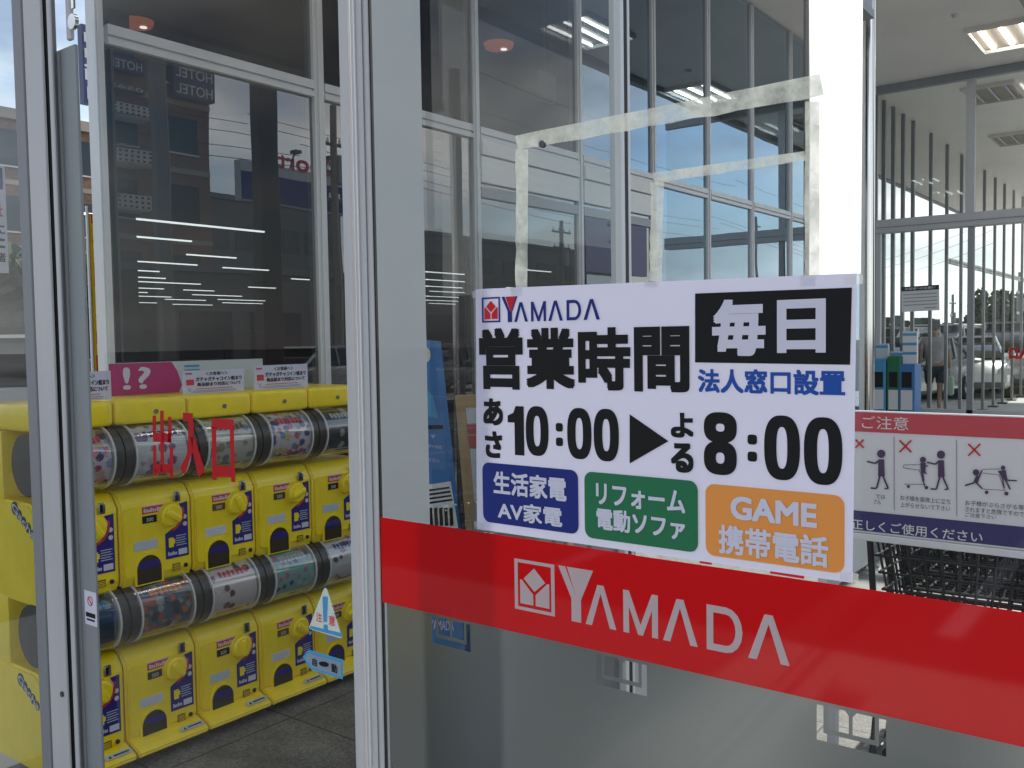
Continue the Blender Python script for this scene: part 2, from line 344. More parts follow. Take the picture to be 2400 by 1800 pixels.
_tc = {}
def text_mesh(body, bold):
    bold = 0.0; k = (body, bold)
    if k not in _tc:
        c = bpy.data.curves.new('lettering', 'FONT'); c.body = body; c.offset = bold; c.resolution_u = 4
        o = bpy.data.objects.new('lettering', c); COL.objects.link(o)
        dg = bpy.context.evaluated_depsgraph_get(); dg.update()
        me = bpy.data.meshes.new_from_object(o.evaluated_get(dg)); bpy.data.objects.remove(o); bpy.data.curves.remove(c)
        vs = [v.co.copy() for v in me.vertices]; fs = [tuple(p.vertices) for p in me.polygons]; bpy.data.meshes.remove(me)
        x0 = min(v.x for v in vs); x1 = max(v.x for v in vs); y0 = min(v.y for v in vs); y1 = max(v.y for v in vs)
        _tc[k] = ([((v.x-x0)/(x1-x0), (v.y-y0)/(y1-y0)) for v in vs], fs)
    return _tc[k]
def lettering(body, org, right, up, mm, parent, bold=0.0, name='lettering', mb=None):
    """body fitted into the parallelogram org + u*right + v*up"""
    vs, fs = text_mesh(body, bold); org, right, up = Vector(org), Vector(right), Vector(up)
    m = mb or MB(); nrm = right.cross(up).normalized(); hgt = up.length
    offs = [(0, 0)]
    if bold:
        offs += [(bold*.72*i_, bold*.72*j_) for i_ in (-1, 0, 1) for j_ in (-1, 0, 1) if i_ or j_]
    rn, un = right.normalized()*hgt, up
    kx_, ky_ = 1/(1+2*bold*.8*hgt/max(right.length, 1e-6)), 1/(1+1.6*bold)
    for j, (ox, oy) in enumerate(offs):
        o3 = org+right*(1-kx_)/2+up*(1-ky_)/2+(rn*ox+un*oy)*ky_+nrm*(.00003*j)
        bv = [m.bm.verts.new(o3+right*(u*kx_)+up*(v*ky_)) for u, v in vs]
        for f in fs:
            try: m.bm.faces.new([bv[i] for i in f])
            except ValueError: pass
    return None if mb else m.build(name, mm, parent)
def rect(X, xl, yt, yb, xr, yt2=None, yb2=None):
    """lettering frame on the plane x=X, from picture corners: left x, left top, left bottom, right x"""
    a = at(xl, yb, 0, X); b = at(xr, (yb2 if yb2 is not None else yb), 0, X); c = at(xl, yt, 0, X)
    return a, Vector((0, b.y-a.y, (b.z-a.z) if yb2 is not None else 0)), Vector((0, 0, c.z-a.z))
def polys(name, plist, mm, parent, fn):
    m = MB()
    for pl in plist: m.quad(*[fn(u, v) for u, v in pl])
    return m.build(name, mm, parent)
def rrect(w_, h_, r, n=5):
    pts = []
    for cx_, cy_, a0 in ((w_-r, h_-r, 0), (r, h_-r, 90), (r, r, 180), (w_-r, r, 270)):
        for i in range(n+1):
            a = R(a0+90*i/n); pts.append((cx_+r*math.cos(a), cy_+r*math.sin(a)))
    return pts

# ------------------------------------------------------------------ the company mark (as drawn on the photo)
EMB_OUT = [[(0, 0), (1, 0), (1, .065), (0, .065)], [(0, .935), (1, .935), (1, 1), (0, 1)], [(0, .065), (.085, .065), (.085, .935), (0, .935)], [(.915, .065), (1, .065), (1, .935), (.915, .935)]]
EMB_IN = [[(.5, .86), (.775, .615), (.5, .40), (.235, .63)], [(.14, .13), (.14, .60), (.19, .60), (.47, .345), (.47, .13)], [(.53, .13), (.53, .345), (.82, .60), (.87, .60), (.87, .13)]]
def A_(x, w_, s=.21): return [[(x, 0), (x+w_*s, 0), (x+w_*.5, .80), (x+w_*.40, 1), ], [(x+w_*.40, 1), (x+w_*.60, 1), (x+w_, 0), (x+w_*(1-s), 0), (x+w_*.5, .80)]]
def M_(x, w_, s=.17): return [[(x, 0), (x+w_*s, 0), (x+w_*s, .72), (x+w_*s, 1), (x, 1)], [(x+w_*s, 1), (x+w_*s, .62), (x+w_*.43, 0), (x+w_*.5, .24), (x+w_*.5, .24)][:4], [(x+w_*.43, 0), (x+w_*.57, 0), (x+w_*.5, .24)], [(x+w_*(1-s), 1), (x+w_*.5, .24), (x+w_*.57, 0), (x+w_*(1-s), .62)], [(x+w_*(1-s), 0), (x+w_, 0), (x+w_, 1), (x+w_*(1-s), 1)]]
def D_(x, w_, s=.19):
    out = [[(x, 0), (x+w_*s, 0), (x+w_*s, 1), (x, 1)]]
    def arc(k, h):
        pts = [(x+w_*s, .5+h)]
        for i in range(9):
            a = R(90-180*i/8); pts.append((x+w_*(.55)+w_*k*math.cos(a), .5+h*math.sin(a)))
        pts.append((x+w_*s, .5-h)); return pts
    o, n = arc(.45, .5), arc(.26, .345)
    for i in range(len(o)-1): out.append([o[i], o[i+1], n[i+1], n[i]])
    return out
WORD = {'y_arm': [[(0, 1.30), (.165, 1.30), (.47, .66), (.44, .58), (.30, .62)], [(.30, .62), (.44, .58), (.56, .62), (.50, .50), (.50, 0), (.30, 0)]],
        'y_tri': [[(.20, 1.30), (.80, 1.30), (.50, .56), (.47, .60)]]}
def word_polys():
    y = [[(0, 1.32), (.165, 1.32), (.405, .64), (.30, .56)], [(.30, .56), (.405, .64), (.43, .56), (.52, .56), (.52, 0), (.30, 0)]]
    tri = [[(.20, 1.32), (.80, 1.32), (.52, .56), (.43, .56)]]
    rest = A_(.62, .68)+M_(1.45, .72)+A_(2.27, .68)+D_(3.12, .66)+A_(3.88, .72)
    return y, tri, rest
WORD_W = 4.60

# ------------------------------------------------------------------ ground and floor (setting)
g = MB(); g.box(-140, 260, -160, 200, -.30, -.02); struct(g.build('ground', M['asphalt']))
g = MB(); g.box(-2, 70, -.6, 5.4, -.14, 0.0); struct(g.build('pavement', M['concrete']))
g = MB(); g.box(.9, 12.3, .2, 3.5, .0005, .006); struct(g.build('floor', M['tile']))
mk = MB()
for i in range(16): mk.box(-10+i*2.6, -9.88+i*2.6, -12, -7, -.016, -.012)
mk.box(-10, 30, -7, -6.88, -.016, -.012)
for i in range(6): mk.box(-7.5, -2.6, -4+i*2.5, -3.88+i*2.5, -.016, -.012)
mk.box(-7.6, -7.48, -4.5, 9, -.016, -.012)
struct(mk.build('road_markings', M['white']))

# ------------------------------------------------------------------ the store: glass front, canopy, walls
store = thing('store_building', 'long glass fronted store with silver window frames and a wide canopy', 'building', (0, YF, 0))
def spart(name, mb, m, par=store, smooth=False):
    o = mb.build(name, m, None, smooth); o.parent = par; o.matrix_parent_inverse = Matrix.Translation((0, -YF, 0)); return o
MULL = [1.972, 3.10, 4.32, 5.46, 6.53, 7.52, 8.48, 9.49, 10.5, 11.5, 12.36]
for i, x in enumerate(MULL):
    h_ = .032 if i else .018; b = MB(); b.box(x-h_, x+h_, 3.528, 3.60, 0, 4.68, .003); b.box(x-.010, x+.010, 3.520, 3.5275, 0, 4.68)
    spart('mullion', b, M['alu_light'])
for x0, x1 in zip(MULL, MULL[1:]):
    b = MB(); b.box(x0+.035, x1-.035, 3.525, 3.60, 2.752, 2.778); b.box(x0+.035, x1-.035, 3.54, 3.60, 2.778, 2.79); b.box(x0+.035, x1-.035, 3.525, 3.60, 2.79, 2.83)
    spart('transom', b, M['alu_light'])
for i, (x0, x1) in enumerate(zip(MULL, MULL[1:])):
    b = MB(); b.quad((x0+.016, 3.55, 2.82), (x1-.03, 3.55, 2.82), (x1-.03, 3.55, 4.69), (x0+.03, 3.55, 4.69)); spart('glass_pane', b, M['glass_store'] if i == 0 else M['glass_dim_mirror'] if i < 3 else M['glass_sky_tint'])
    zt = 2.502 if i in (2, 3) else 2.76
    b = MB(); b.quad((x0+.03, 3.55, .08), (x1-.03, 3.55, .08), (x1-.03, 3.55, zt), (x0+.03, 3.55, zt)); spart('glass_pane', b, M['glass_store'] if i < 4 else M['glass_sky_tint'])
    b = MB(); b.box(x0+.035, x1-.035, 3.51, 3.59, 0.0, .09); spart('sill', b, M['alu'])
    if i in (2, 3):
        b = MB(); b.box(x0+.035, x1-.035, 3.522, 3.60, 2.50, 2.655); b.box(x0+.035, x1-.035, 3.512, 3.60, 2.665, 2.750); spart('header_panel', b, M['white_panel'])
        b = MB(); b.box(x0+.035, x1-.035, 3.525, 3.60, 2.41, 2.47); spart('header_panel', b, M['steel_grey'])
# canopy over the walk: one slab, wider past the end of the glass front
CP = [(-1.5, 1.60), (9.2, 1.50), (29, 1.50), (29, 5.33), (12.45, 5.33), (12.45, 3.62), (-1.5, 3.62)]
b = MB(); b.prism(CP, 2, 4.70, 5.05); spart('canopy', b, M['soffit'])
b = MB(); b.prism([(-1.5, 1.50), (9.2, 1.40), (29, 1.40), (29, 1.49), (9.2, 1.49), (-1.5, 1.59)], 2, 4.62, 5.10); b.box(12.5, 29, 5.34, 5.42, 4.66, 5.10); spart('fascia', b, M['steel_grey'])
# shell of the sales floor
def wall2(p, q, z0, z1, m, th=.12):
    p, q = Vector((*p, 0)), Vector((*q, 0)); n = Vector((-(q-p).y, (q-p).x, 0)).normalized()*th
    b_ = MB(); b_.prism([(p.x, p.y), (q.x, q.y), (q.x+n.x, q.y+n.y), (p.x+n.x, p.y+n.y)], 2, z0, z1); return b_
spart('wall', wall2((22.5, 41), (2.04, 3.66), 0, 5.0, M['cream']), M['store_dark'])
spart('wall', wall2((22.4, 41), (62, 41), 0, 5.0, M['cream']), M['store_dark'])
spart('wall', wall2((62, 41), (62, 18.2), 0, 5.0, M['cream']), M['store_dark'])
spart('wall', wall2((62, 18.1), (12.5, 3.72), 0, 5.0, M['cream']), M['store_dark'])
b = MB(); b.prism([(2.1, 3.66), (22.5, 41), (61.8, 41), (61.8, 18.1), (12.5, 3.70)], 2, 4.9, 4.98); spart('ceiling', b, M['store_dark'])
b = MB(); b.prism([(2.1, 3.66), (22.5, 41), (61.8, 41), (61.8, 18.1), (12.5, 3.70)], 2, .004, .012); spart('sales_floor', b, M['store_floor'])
b = MB(); b.prism([(2.05, 3.64), (22.6, 41.2), (62.2, 41.2), (62.2, 18), (12.4, 3.64)], 2, 5.06, 5.25); spart('roof', b, M['roof_grey'])

# signboard fascia over the entrance, hung from the canopy edge
en = thing('entrance_fascia', 'blank grey fascia board hung over the entrance, mirrored in the upper glass', 'fascia', (3.0, 1.78, 3.55))
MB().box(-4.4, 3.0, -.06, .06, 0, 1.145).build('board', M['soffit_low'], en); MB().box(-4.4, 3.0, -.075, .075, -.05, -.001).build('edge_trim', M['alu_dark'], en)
for (x, y, lb) in ((4.34, 7.18, 'round copper coloured downlight at the upper left, above the silver transom'), (6.74, 5.23, 'round copper coloured downlight in the upper glass right of the grey column')):
    t = thing('downlight', lb, 'ceiling light', (x, y, 4.20), 0, 'copper downlights inside the store')
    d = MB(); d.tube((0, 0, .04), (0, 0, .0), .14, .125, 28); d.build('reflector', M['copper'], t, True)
    d = MB(); d.tube((0, 0, .04), (0, 0, .70), .15, .15, 20); d.build('housing', M['store_dark'], t, True)
    d = MB(); d.tube((.05, -.02, -.002), (.05, -.02, -.006), .03, n=12); d.build('lamp', M['tube_far'], t)

# fluorescent fixtures recessed in the canopy
def fixture(x, y, label, lit=True, rz=0):
    t = thing('ceiling_light', label, 'ceiling light', (x, y, 4.70), rz, 'recessed tube lights in the canopy')
    f = MB()
    for a in (-.47, .45): f.box(a, a+.02, -.31, .31, -.05, .0)
    for a in (-.31, .29): f.box(-.449, .449, a, a+.02, -.05, .0)
    f.build('frame', M['soffit'], t)
    MB().box(-.449, .449, -.289, .289, -.012, -.002).build('back_plate', M['stone_band'], t)
    for k in range(3):
        yy = -.19+k*.19
        d = MB(); d.tube((-.40, yy, -.035), (.40, yy, -.035), .014, n=10); d.build('tube', M['tube'] if lit else M['white'], t, True)
    return t
fixture(11.1, 1.80, 'lit tube light recessed in the canopy, nearest one at upper right')
fixture(17.0, 2.62, 'unlit tube light recessed in the canopy beyond the glazed screen', False)
fixture(8.1, 1.95, 'lit tube light seen mirrored in the glass above the transom')
fixture(13.6, 2.35, 'unlit tube light mirrored in the upper glass beside the tape frame', False)
fixture(2.3, 2.35, 'lit tube light in the canopy above the capsule machines')
fixture(4.3, 2.35, 'lit tube light in the canopy before the white door header')
fixture(24.5, 3.0, 'unlit tube light far down the covered walk', False)
t = tag(MB().tube((10.1, 2.08, 4.70), (10.1, 2.08, 4.665), .055, .035, 16).build('smoke_detector', M['white_panel'], None, True), 'small white smoke detector on the canopy ceiling', 'smoke detector')

# rows of lamp tubes over the sales floor (things one can count)
n = 0
LT = [(6.2, 9.75, 12.55), (8.05, 9.75, 14.6), (10.6, 12.75, 18.9), (13.6, 14.95, 19.1), (12.9, 14.7, 23.3), (15.7, 17.4, 27.7), (18.2, 19.4, 27.8), (21.4, 23.3, 34.0), (17.4, 18.6, 21.2), (12.2, 13.2, 21.2), (14.7, 16.9, 24.9), (18.9, 20.0, 25.2), (16.4, 18.2, 30.0), (20.2, 22.4, 30.3), (18.8, 20.6, 32.3), (23.2, 25.6, 33.0), (25.2, 27.4, 35.5), (21.9, 23.0, 37.2), (24.3, 26.4, 38.0),
      (18.2, 19.9, 16.8), (20.6, 22.4, 18.9), (23.0, 25.0, 21.2), (25.6, 27.6, 23.3), (28.0, 30.4, 26.0), (31.0, 33.4, 28.6), (34.0, 36.0, 31.0), (19.4, 21.0, 14.6), (26.0, 28.0, 20.0), (30.0, 32.4, 22.4), (34.2, 36.4, 25.8), (37.0, 39.2, 29.4), (11.1, 12.3, 16.8), (28.7, 30.2, 30.1)]
for x0, x1, y in LT:
    t = MB().box(x0, x1, y-.022, y+.022, 3.375, 3.40).build('tube_light', M['tube_far'])
    tag(t, 'white lamp tube hanging over the dark sales floor, seen through the glass front', 'ceiling light', 'lamp tubes over the sales floor'); n += 1
# sales floor shelving
for i, (x, y, wd, h, red) in enumerate([(7.6, 9.5, 1.6, 1.45, 1), (10.4, 11.5, 2.2, 1.5, 0), (9.6, 15.0, 2.0, 1.6, 1), (14.0, 16.0, 2.6, 1.7, 0), (6.0, 6.3, 1.3, 1.25, 0), (8.3, 7.2, 1.2, 1.35, 1), (17.0, 12.4, 2.0, 1.6, 1), (19.5, 20.0, 3, 1.8, 0)]):
    t = thing('store_shelf', ['low dark shelf unit with a red header strip inside the store', 'dark shelf unit with white goods inside the store'][0 if red else 1], 'shelf', (x, y, .012), 0, 'shelf units inside the store')
    MB().box(-wd/2, wd/2, -.05, .05, 0, h).build('back_board', M['steel_dark'], t)
    for k in range(4): MB().box(-wd/2, wd/2, -.40, -.055, .12+k*.36, .15+k*.36).build('shelf_board', M['steel_grey'], t)
    if red: MB().box(-wd/2, wd/2, -.07, .06, h+.005, h+.20).build('header_strip', M['maroon'], t)
    gm = random.choice([M['white_panel'], M['card_grey'], M['orange'], M['maroon']])
    xx = -wd/2+.05
    while xx < wd/2-.25:
        ww = random.uniform(.12, .3); k = random.randrange(3); hh = random.uniform(.14, .26); MB().box(xx, xx+ww, -.36, -.10, .155+k*.36, .155+k*.36+hh, .01).build('goods', gm, t); xx += ww+.05
def store_sheet(name, label, x0, x1, z0, z1, m, y=3.538):
    return tag(MB().box(x0, x1, y-.004, y, z0, z1).build(name, m), label, 'poster')
store_sheet('poster', 'violet sheet behind the glass under the white door header', 5.52, 6.40, 2.02, 2.405, M['violet'])
store_sheet('notice_sheet', 'pale grey blank sheet on the glass right of the violet sheet\'s lower edge', 5.53, 5.98, 1.74, 2.0, M['card_grey'])

a_, c_ = at(1266, 163, 1, 5.0), at(1304, 243, 1, 5.0)
t = thing('hanging_board', 'small blank white board hanging on a rod inside the store', 'sign', (a_.x, 5.0, c_.z))
MB().box(0, c_.x-a_.x, 0, .04, 0, a_.z-c_.z, .004).build('board', M['white_panel'], t); MB().tube((.10, .02, a_.z-c_.z), (.10, .02, 4.9-c_.z), .008, n=8).build('rod', M['alu_light'], t)
# ------------------------------------------------------------------ entrance screen: door frame, sliding door, fixed pane
XD = 1.25
fr = thing('door_frame', 'silver aluminium door frame post at the left with a dark groove', 'door frame', (XD, 2.56, 0))
def fpart(root, name, mb, m, smooth=False):
    o = mb.build(name, m, None, smooth); o.parent = root; o.matrix_parent_inverse = Matrix.Translation(-root.location); return o
def slat(root, nm, px0, px1, X, dp, m, z0=0.0, z1=3.5, bev=.003):
    """upright bar whose front spans picture x px0..px1 at eye height, dp deep"""
    ya, yb = at(px0, 900, 0, X).y, at(px1, 900, 0, X+dp).y
    fpart(root, nm, MB().box(X, X+dp, yb, ya, z0, z1, bev), m)
slat(fr, 'post', 62, 92, 1.262, .010, M['alu_dark'])  # shaded side of the post, shade put in as darker aluminium
slat(fr, 'post', 88, 135, 1.248, .008, M['alu'])
slat(fr, 'groove', 132, 143, 1.262, .006, M['gasket'], bev=0)
slat(fr, 'post', 141.5, 155, 1.250, .006, M['alu'])
slat(fr, 'gasket', 153, 163, 1.266, .008, M['alu_dark'], bev=0)
p = at(146, 1627, 0, 1.247); fpart(fr, 'screw', MB().tube((1.249, p.y, p.z), (1.244, p.y, p.z), .008, n=14), M['screw'])
dr = thing('sliding_door', 'glass sliding door with red lettering and grey stiles', 'door', (1.285, 1.87, 0))
slat(dr, 'stile', 160, 213, 1.272, .010, M['alu_mid'], .02, 2.345)
slat(dr, 'stile_edge', 163, 171, 1.268, .0035, M['alu_dark'], .02, 2.34, 0)
slat(dr, 'hanger_plate', 186, 206, 1.270, .012, M['alu'], 2.36, 2.75)
a = at(175, 52, 0, 1.271); fpart(dr, 'lock', MB().tube((1.2718, a.y, a.z), (1.262, a.y, a.z), .020, n=20).box(1.2660, 1.2715, a.y-.006, a.y+.006, a.z+.035, a.z+.085), M['chrome'], True)
slat(dr, 'stile', 812, 842, 1.268, .012, M['alu'], .02, 3.4)
fpart(dr, 'rail', MB().box(1.272, 1.30, 1.40, 2.338, .02, .11, .004), M['alu_mid'])
fpart(dr, 'pane', MB().quad((1.292, 1.395, .11), (1.292, 2.345, .11), (1.292, 2.345, 3.3), (1.292, 1.395, 3.3)), M['glass_door'])
# red lettering, cut in condensed strokes
XS = 1.289
def strokes(name, quads, m):
    b_ = MB()
    for q in quads: b_.quad(*[tuple(at(230+u/5.53, 880+v/5.53, 0, XS)) for u, v in q])
    fpart(dr, name, b_, m)
strokes('lettering', [[(802, 455), (850, 455), (858, 1250), (808, 1250)], [(705, 520), (750, 520), (752, 750), (705, 745)], [(905, 535), (950, 535), (950, 870), (905, 868)], [(712, 745), (940, 750), (940, 868), (712, 858)],
  [(710, 905), (752, 905), (762, 1300), (714, 1300)], [(925, 930), (972, 930), (975, 1330), (930, 1330)], [(735, 1145), (945, 1150), (945, 1272), (735, 1258)]], M['red_sticker'])
strokes('lettering', [[(1098, 482), (1228, 490), (1228, 600), (1098, 592)], [(1170, 590), (1240, 592), (1225, 980), (1160, 1000)], [(1160, 1000), (1225, 980), (1120, 1290), (1060, 1200)], [(1180, 800), (1250, 800), (1385, 1240), (1300, 1322)]], M['red_sticker'])
strokes('lettering', [[(1470, 555), (1760, 572), (1760, 705), (1470, 680)], [(1470, 670), (1530, 675), (1535, 1360), (1480, 1352)], [(1705, 690), (1760, 695), (1778, 1385), (1725, 1380)], [(1525, 1165), (1725, 1180), (1728, 1320), (1530, 1312)]], M['red_sticker'])
def dsheet(name, pts, X, m, root=dr): 
    b_ = MB(); b_.quad(*[tuple(at(x, y, 0, X)) for x, y in pts]); return fpart(root, name, b_, m)
# caution triangle
tri = [(680+u/5.53, 1340+v/5.53) for u, v in [(455, 205), (480, 225), (672, 850), (665, 865), (258, 745), (245, 720), (435, 225)]]
cs = dsheet('caution_sticker', tri[::-1], XS, film('caution_film', (.42, .50, .54), .3, see=.22, var=.05))
z5 = lambda u, v: (680+u/5.53, 1340+v/5.53)
dsheet('caution_band', [z5(*q) for q in [(262, 700), (672, 795), (668, 850), (256, 738)]][::-1], XS-.0008, M['sky_blue'])
for q in ([(418, 330), (440, 318), (488, 325), (490, 340), (478, 655), (430, 650)], [(432, 690), (460, 680), (488, 695), (490, 760), (462, 778), (432, 765)]):
    dsheet('caution_mark', [z5(*k) for k in q][::-1], XS-.0012, M['sky_blue'])
for ch, q in (('注', (335, 525, 640, 415)), ('意', (500, 560, 690, 585))):
    x0, y0 = z5(q[0], q[1]); x1, y1 = z5(q[3], q[2]); o, r_, u_ = rect(XS-.0016, x0, y0, y1, x1); vs = lettering(ch, o, r_, u_, M['red'], None, .02, 'caution_lettering'); vs.parent = dr; vs.matrix_parent_inverse = Matrix.Translation(-dr.location)
# arrow plate
dsheet('arrow_plate', [z5(*q) for q in [(160, 1105), (240, 1010), (690, 1140), (680, 1395), (270, 1270)]][::-1], XS, M['sky_blue'])
dsheet('arrow_face', [z5(*q) for q in [(195, 1115), (245, 1058), (660, 1180), (655, 1355), (285, 1240)]][::-1], XS-.0008, film('arrow_face_film', (.40, .46, .50), .3, see=.2, var=.05))
for ch, q in (('自', (288, 1115, 1215, 345)), ('動', (535, 1185, 1300, 612))):
    x0, y0 = z5(q[0], q[1]); x1, y1 = z5(q[3], q[2]); o, r_, u_ = rect(XS-.0016, x0, y0, y1, x1); vs = lettering(ch, o, r_, u_, M['black'], None, .03, 'arrow_lettering'); vs.parent = dr; vs.matrix_parent_inverse = Matrix.Translation(-dr.location)
dsheet('arrow_mark', [z5(437+66*math.cos(R(k*30)), 1198+34*math.sin(R(k*30))+10*math.cos(R(k*30))) for k in range(12)][::-1], XS-.0016, M['black'])
# no-touch sticker on the left stile
a = at(198, 1382, 0, 1.2705); c_ = at(228, 1470, 0, 1.2705)
fpart(dr, 'warning_sticker', MB().box(1.2695, 1.2712, c_.y, a.y, c_.z, a.z), M['white'])
cc = Vector((1.2688, (a.y+c_.y)/2, a.z-.027)); b = MB()
for k in range(24):
    a0, a1 = R(k*15), R(k*15+15); b.quad(*[(1.2688, cc.y+r_*math.cos(q), cc.z+r_*math.sin(q)) for r_, q in ((.0135, a0), (.0105, a0), (.0105, a1), (.0135, a1))])
b.quad((1.2688, cc.y+.009, cc.z+.0065), (1.2688, cc.y+.0065, cc.z+.009), (1.2688, cc.y-.009, cc.z-.0065), (1.2688, cc.y-.0065, cc.z-.009))
fpart(dr, 'warning_mark', b, M['red'])
b = MB(); b.box(1.2686, 1.2694, c_.y+.006, a.y-.006, c_.z+.022, c_.z+.034).box(1.2686, 1.2694, c_.y+.010, a.y-.010, c_.z+.012, c_.z+.017); fpart(dr, 'warning_caption', b, M['black'])

# fixed glazing at the right
gp = thing('glass_screen', 'large fixed glass pane with a red band, frosted lower half and silver post', 'glass panel', (XD, .4, 0))
slat(gp, 'post', 841, 884, 1.246, .006, M['alu'])
slat(gp, 'post_bead', 846, 852, 1.242, .0035, M['alu_light'], bev=0)
slat(gp, 'post_bead', 866, 869, 1.243, .0025, M['alu_dark'], bev=0)
slat(gp, 'gasket', 881, 890, 1.2525, .005, M['gasket'], bev=0)
fpart(gp, 'pane', MB().quad((1.25, 1.28, .05), (1.25, -1.6, .05), (1.25, -1.6, 3.5), (1.25, 1.28, 3.5)), M['glass_clear'])
band = fpart(gp, 'red_band', MB().box(1.2405, 1.2415, -1.6, 1.268, 1.047, 1.212), M['red_film'])
XL = 1.2398
def on_band(u, v):  # band lettering frame in metres
    return Vector((XL, u, v))
e0 = at(1207, 1426, 0, XL); e1 = at(1299, 1323, 0, XL); et = at(1207, 1308.5, 0, XL)
b = MB()
for pl in EMB_OUT+EMB_IN: b.quad(*[(XL, e0.y+(e1.y-e0.y)*u, e0.z+(et.z-e0.z)*v) for u, v in pl])
fpart(gp, 'emblem', b, M['letter_film'])
w0 = at(1308, 1324.5, 0, XL); w1 = at(1851, 1559.9, 0, XL); wb = at(1345, 1456.5, 0, XL)
hz = (w0.z-wb.z)/1.32; sy = (w1.y-w0.y)/WORD_W
b = MB(); y_, tri_, rest_ = word_polys()
for pl in y_+tri_+rest_: b.quad(*[(XL, w0.y+sy*u, wb.z+hz*v) for u, v in pl])
fpart(gp, 'brand_letters', b, M['letter_film'])
# frosted film with clear emblems cut out
def frost():
    c = bpy.data.curves.new('frosted_film', 'CURVE'); c.dimensions = '2D'; c.fill_mode = 'BOTH'
    def poly(pts):
        s = c.splines.new('POLY'); s.points.add(len(pts)-1); s.use_cyclic_u = True
        for i, (x, y) in enumerate(pts): s.points[i].co = (x, y, 0, 1)
    poly([(-1.5, .05), (1.27, .05), (1.27, 1.044), (-1.5, 1.044)])
    S, H, Z0 = .093, .116, .986
    for k in range(-4, 4):
        y1 = .431+k*.3607
        if y1 > 1.2: continue
        fx = lambda u, v: (y1-S*u, Z0+H*v)
        lim = (1.036-Z0)/H
        def clip(pl):
            out = []
            for i in range(len(pl)):
                p_, q_ = pl[i], pl[(i+1) % len(pl)]
                if p_[1] <= lim: out.append(p_)
                if (p_[1]-lim)*(q_[1]-lim) < 0:
                    f_ = (lim-p_[1])/(q_[1]-p_[1]); out.append((p_[0]+f_*(q_[0]-p_[0]), lim))
            return out
        ring = [(0, -.0), (1, 0), (1, lim), (.90, lim), (.90, .10), (.10, .10), (.10, lim), (0, lim)]
        poly([fx(*q) for q in ring])
        for pl in EMB_IN:
            q = clip([(.5+(u-.5)*.92, v+.03) for u, v in pl])
            if len(q) > 2: poly([fx(*z_) for z_ in q])
    o_ = bpy.data.objects.new('frosted_film', c); COL.objects.link(o_); dg = bpy.context.evaluated_depsgraph_get(); dg.update()
    me = bpy.data.meshes.new_from_object(o_.evaluated_get(dg)); bpy.data.objects.remove(o_); bpy.data.curves.remove(c)
    for v in me.vertices: v.co = (1.2545, v.co.x, v.co.y)
    me.materials.clear(); me.materials.append(M['frost'])
    o2 = bpy.data.objects.new('frosted_film', me); COL.objects.link(o2); o2.parent = gp; o2.matrix_parent_inverse = Matrix.Translation(-gp.location)
frost()
# remains of taped frames on the glass
def tape(name, pts):
    b_ = MB(); b_.quad(*[tuple(at(x, y, 0, 1.2475)) for x, y in pts]); fpart(gp, name, b_, M['tape'])
def wob(a, b_, w0_, w1_, n_=14, amp=3):
    """ragged strip between picture points"""
    up, dn = [], []
    for i in range(n_+1):
        f_ = i/n_; x = a[0]+(b_[0]-a[0])*f_; y = a[1]+(b_[1]-a[1])*f_; h = w0_+(w1_-w0_)*f_
        dx, dy = b_[0]-a[0], b_[1]-a[1]; l_ = math.hypot(dx, dy); nx, ny = -dy/l_, dx/l_
        up.append((x+nx*random.uniform(-.3, .5)*amp*.4, y+ny*random.uniform(-.3, .5)*amp*.4)); dn.append((x+nx*(h+random.uniform(-1, 1)*amp), y+ny*(h+random.uniform(-1, 1)*amp)))
    return up+dn[::-1]
tape('tape_strip', wob((1207, 318), (1921, 173), 34, 52))
tape('tape_strip', wob((1921, 238), (1921, 655), 34, 36, amp=1.5))
tape('tape_strip', wob((1238, 350), (1236, 680), 29, 27, amp=2))
tape('tape_strip', wob((1530, 405), (1885, 354), 26, 22, amp=2))
tape('tape_strip', wob((1556, 428), (1551, 660), 30, 29, amp=2))
p0 = at(1272, 338, 0, 1.2465); fpart(gp, 'old_screw_cap', MB().tube((1.2495, p0.y, p0.z), (1.243, p0.y, p0.z), .006, n=12), M['screw'])
for (x0, y0, x1, y1) in ((1640, 1313, 1668, 1317), (1805, 1337, 1885, 1350)):
    dsheet('tape_scrap', [(x0, y0), (x1, y1), (x1, y1+7), (x0, y0+7)][::-1], 1.2385, M['red'], gp)
dsheet('tape_scrap', [(1490, 1290), (1918, 1352), (1916, 1364), (1490, 1302)][::-1], 1.2395, M['tape'], gp)
# side light left of the door frame
sg = thing('side_glass', 'narrow fixed glass pane at the far left of the entrance', 'glass panel', (XD, 3.1, 0))
fpart(sg, 'pane', MB().quad((1.29, 2.66, .05), (1.29, 3.48, .05), (1.29, 3.48, 3.5), (1.29, 2.66, 3.5)), M['glass_side'])
fpart(sg, 'rail', MB().box(1.27, 1.31, 2.67, 3.48, 0, .05), M['alu_dark'])

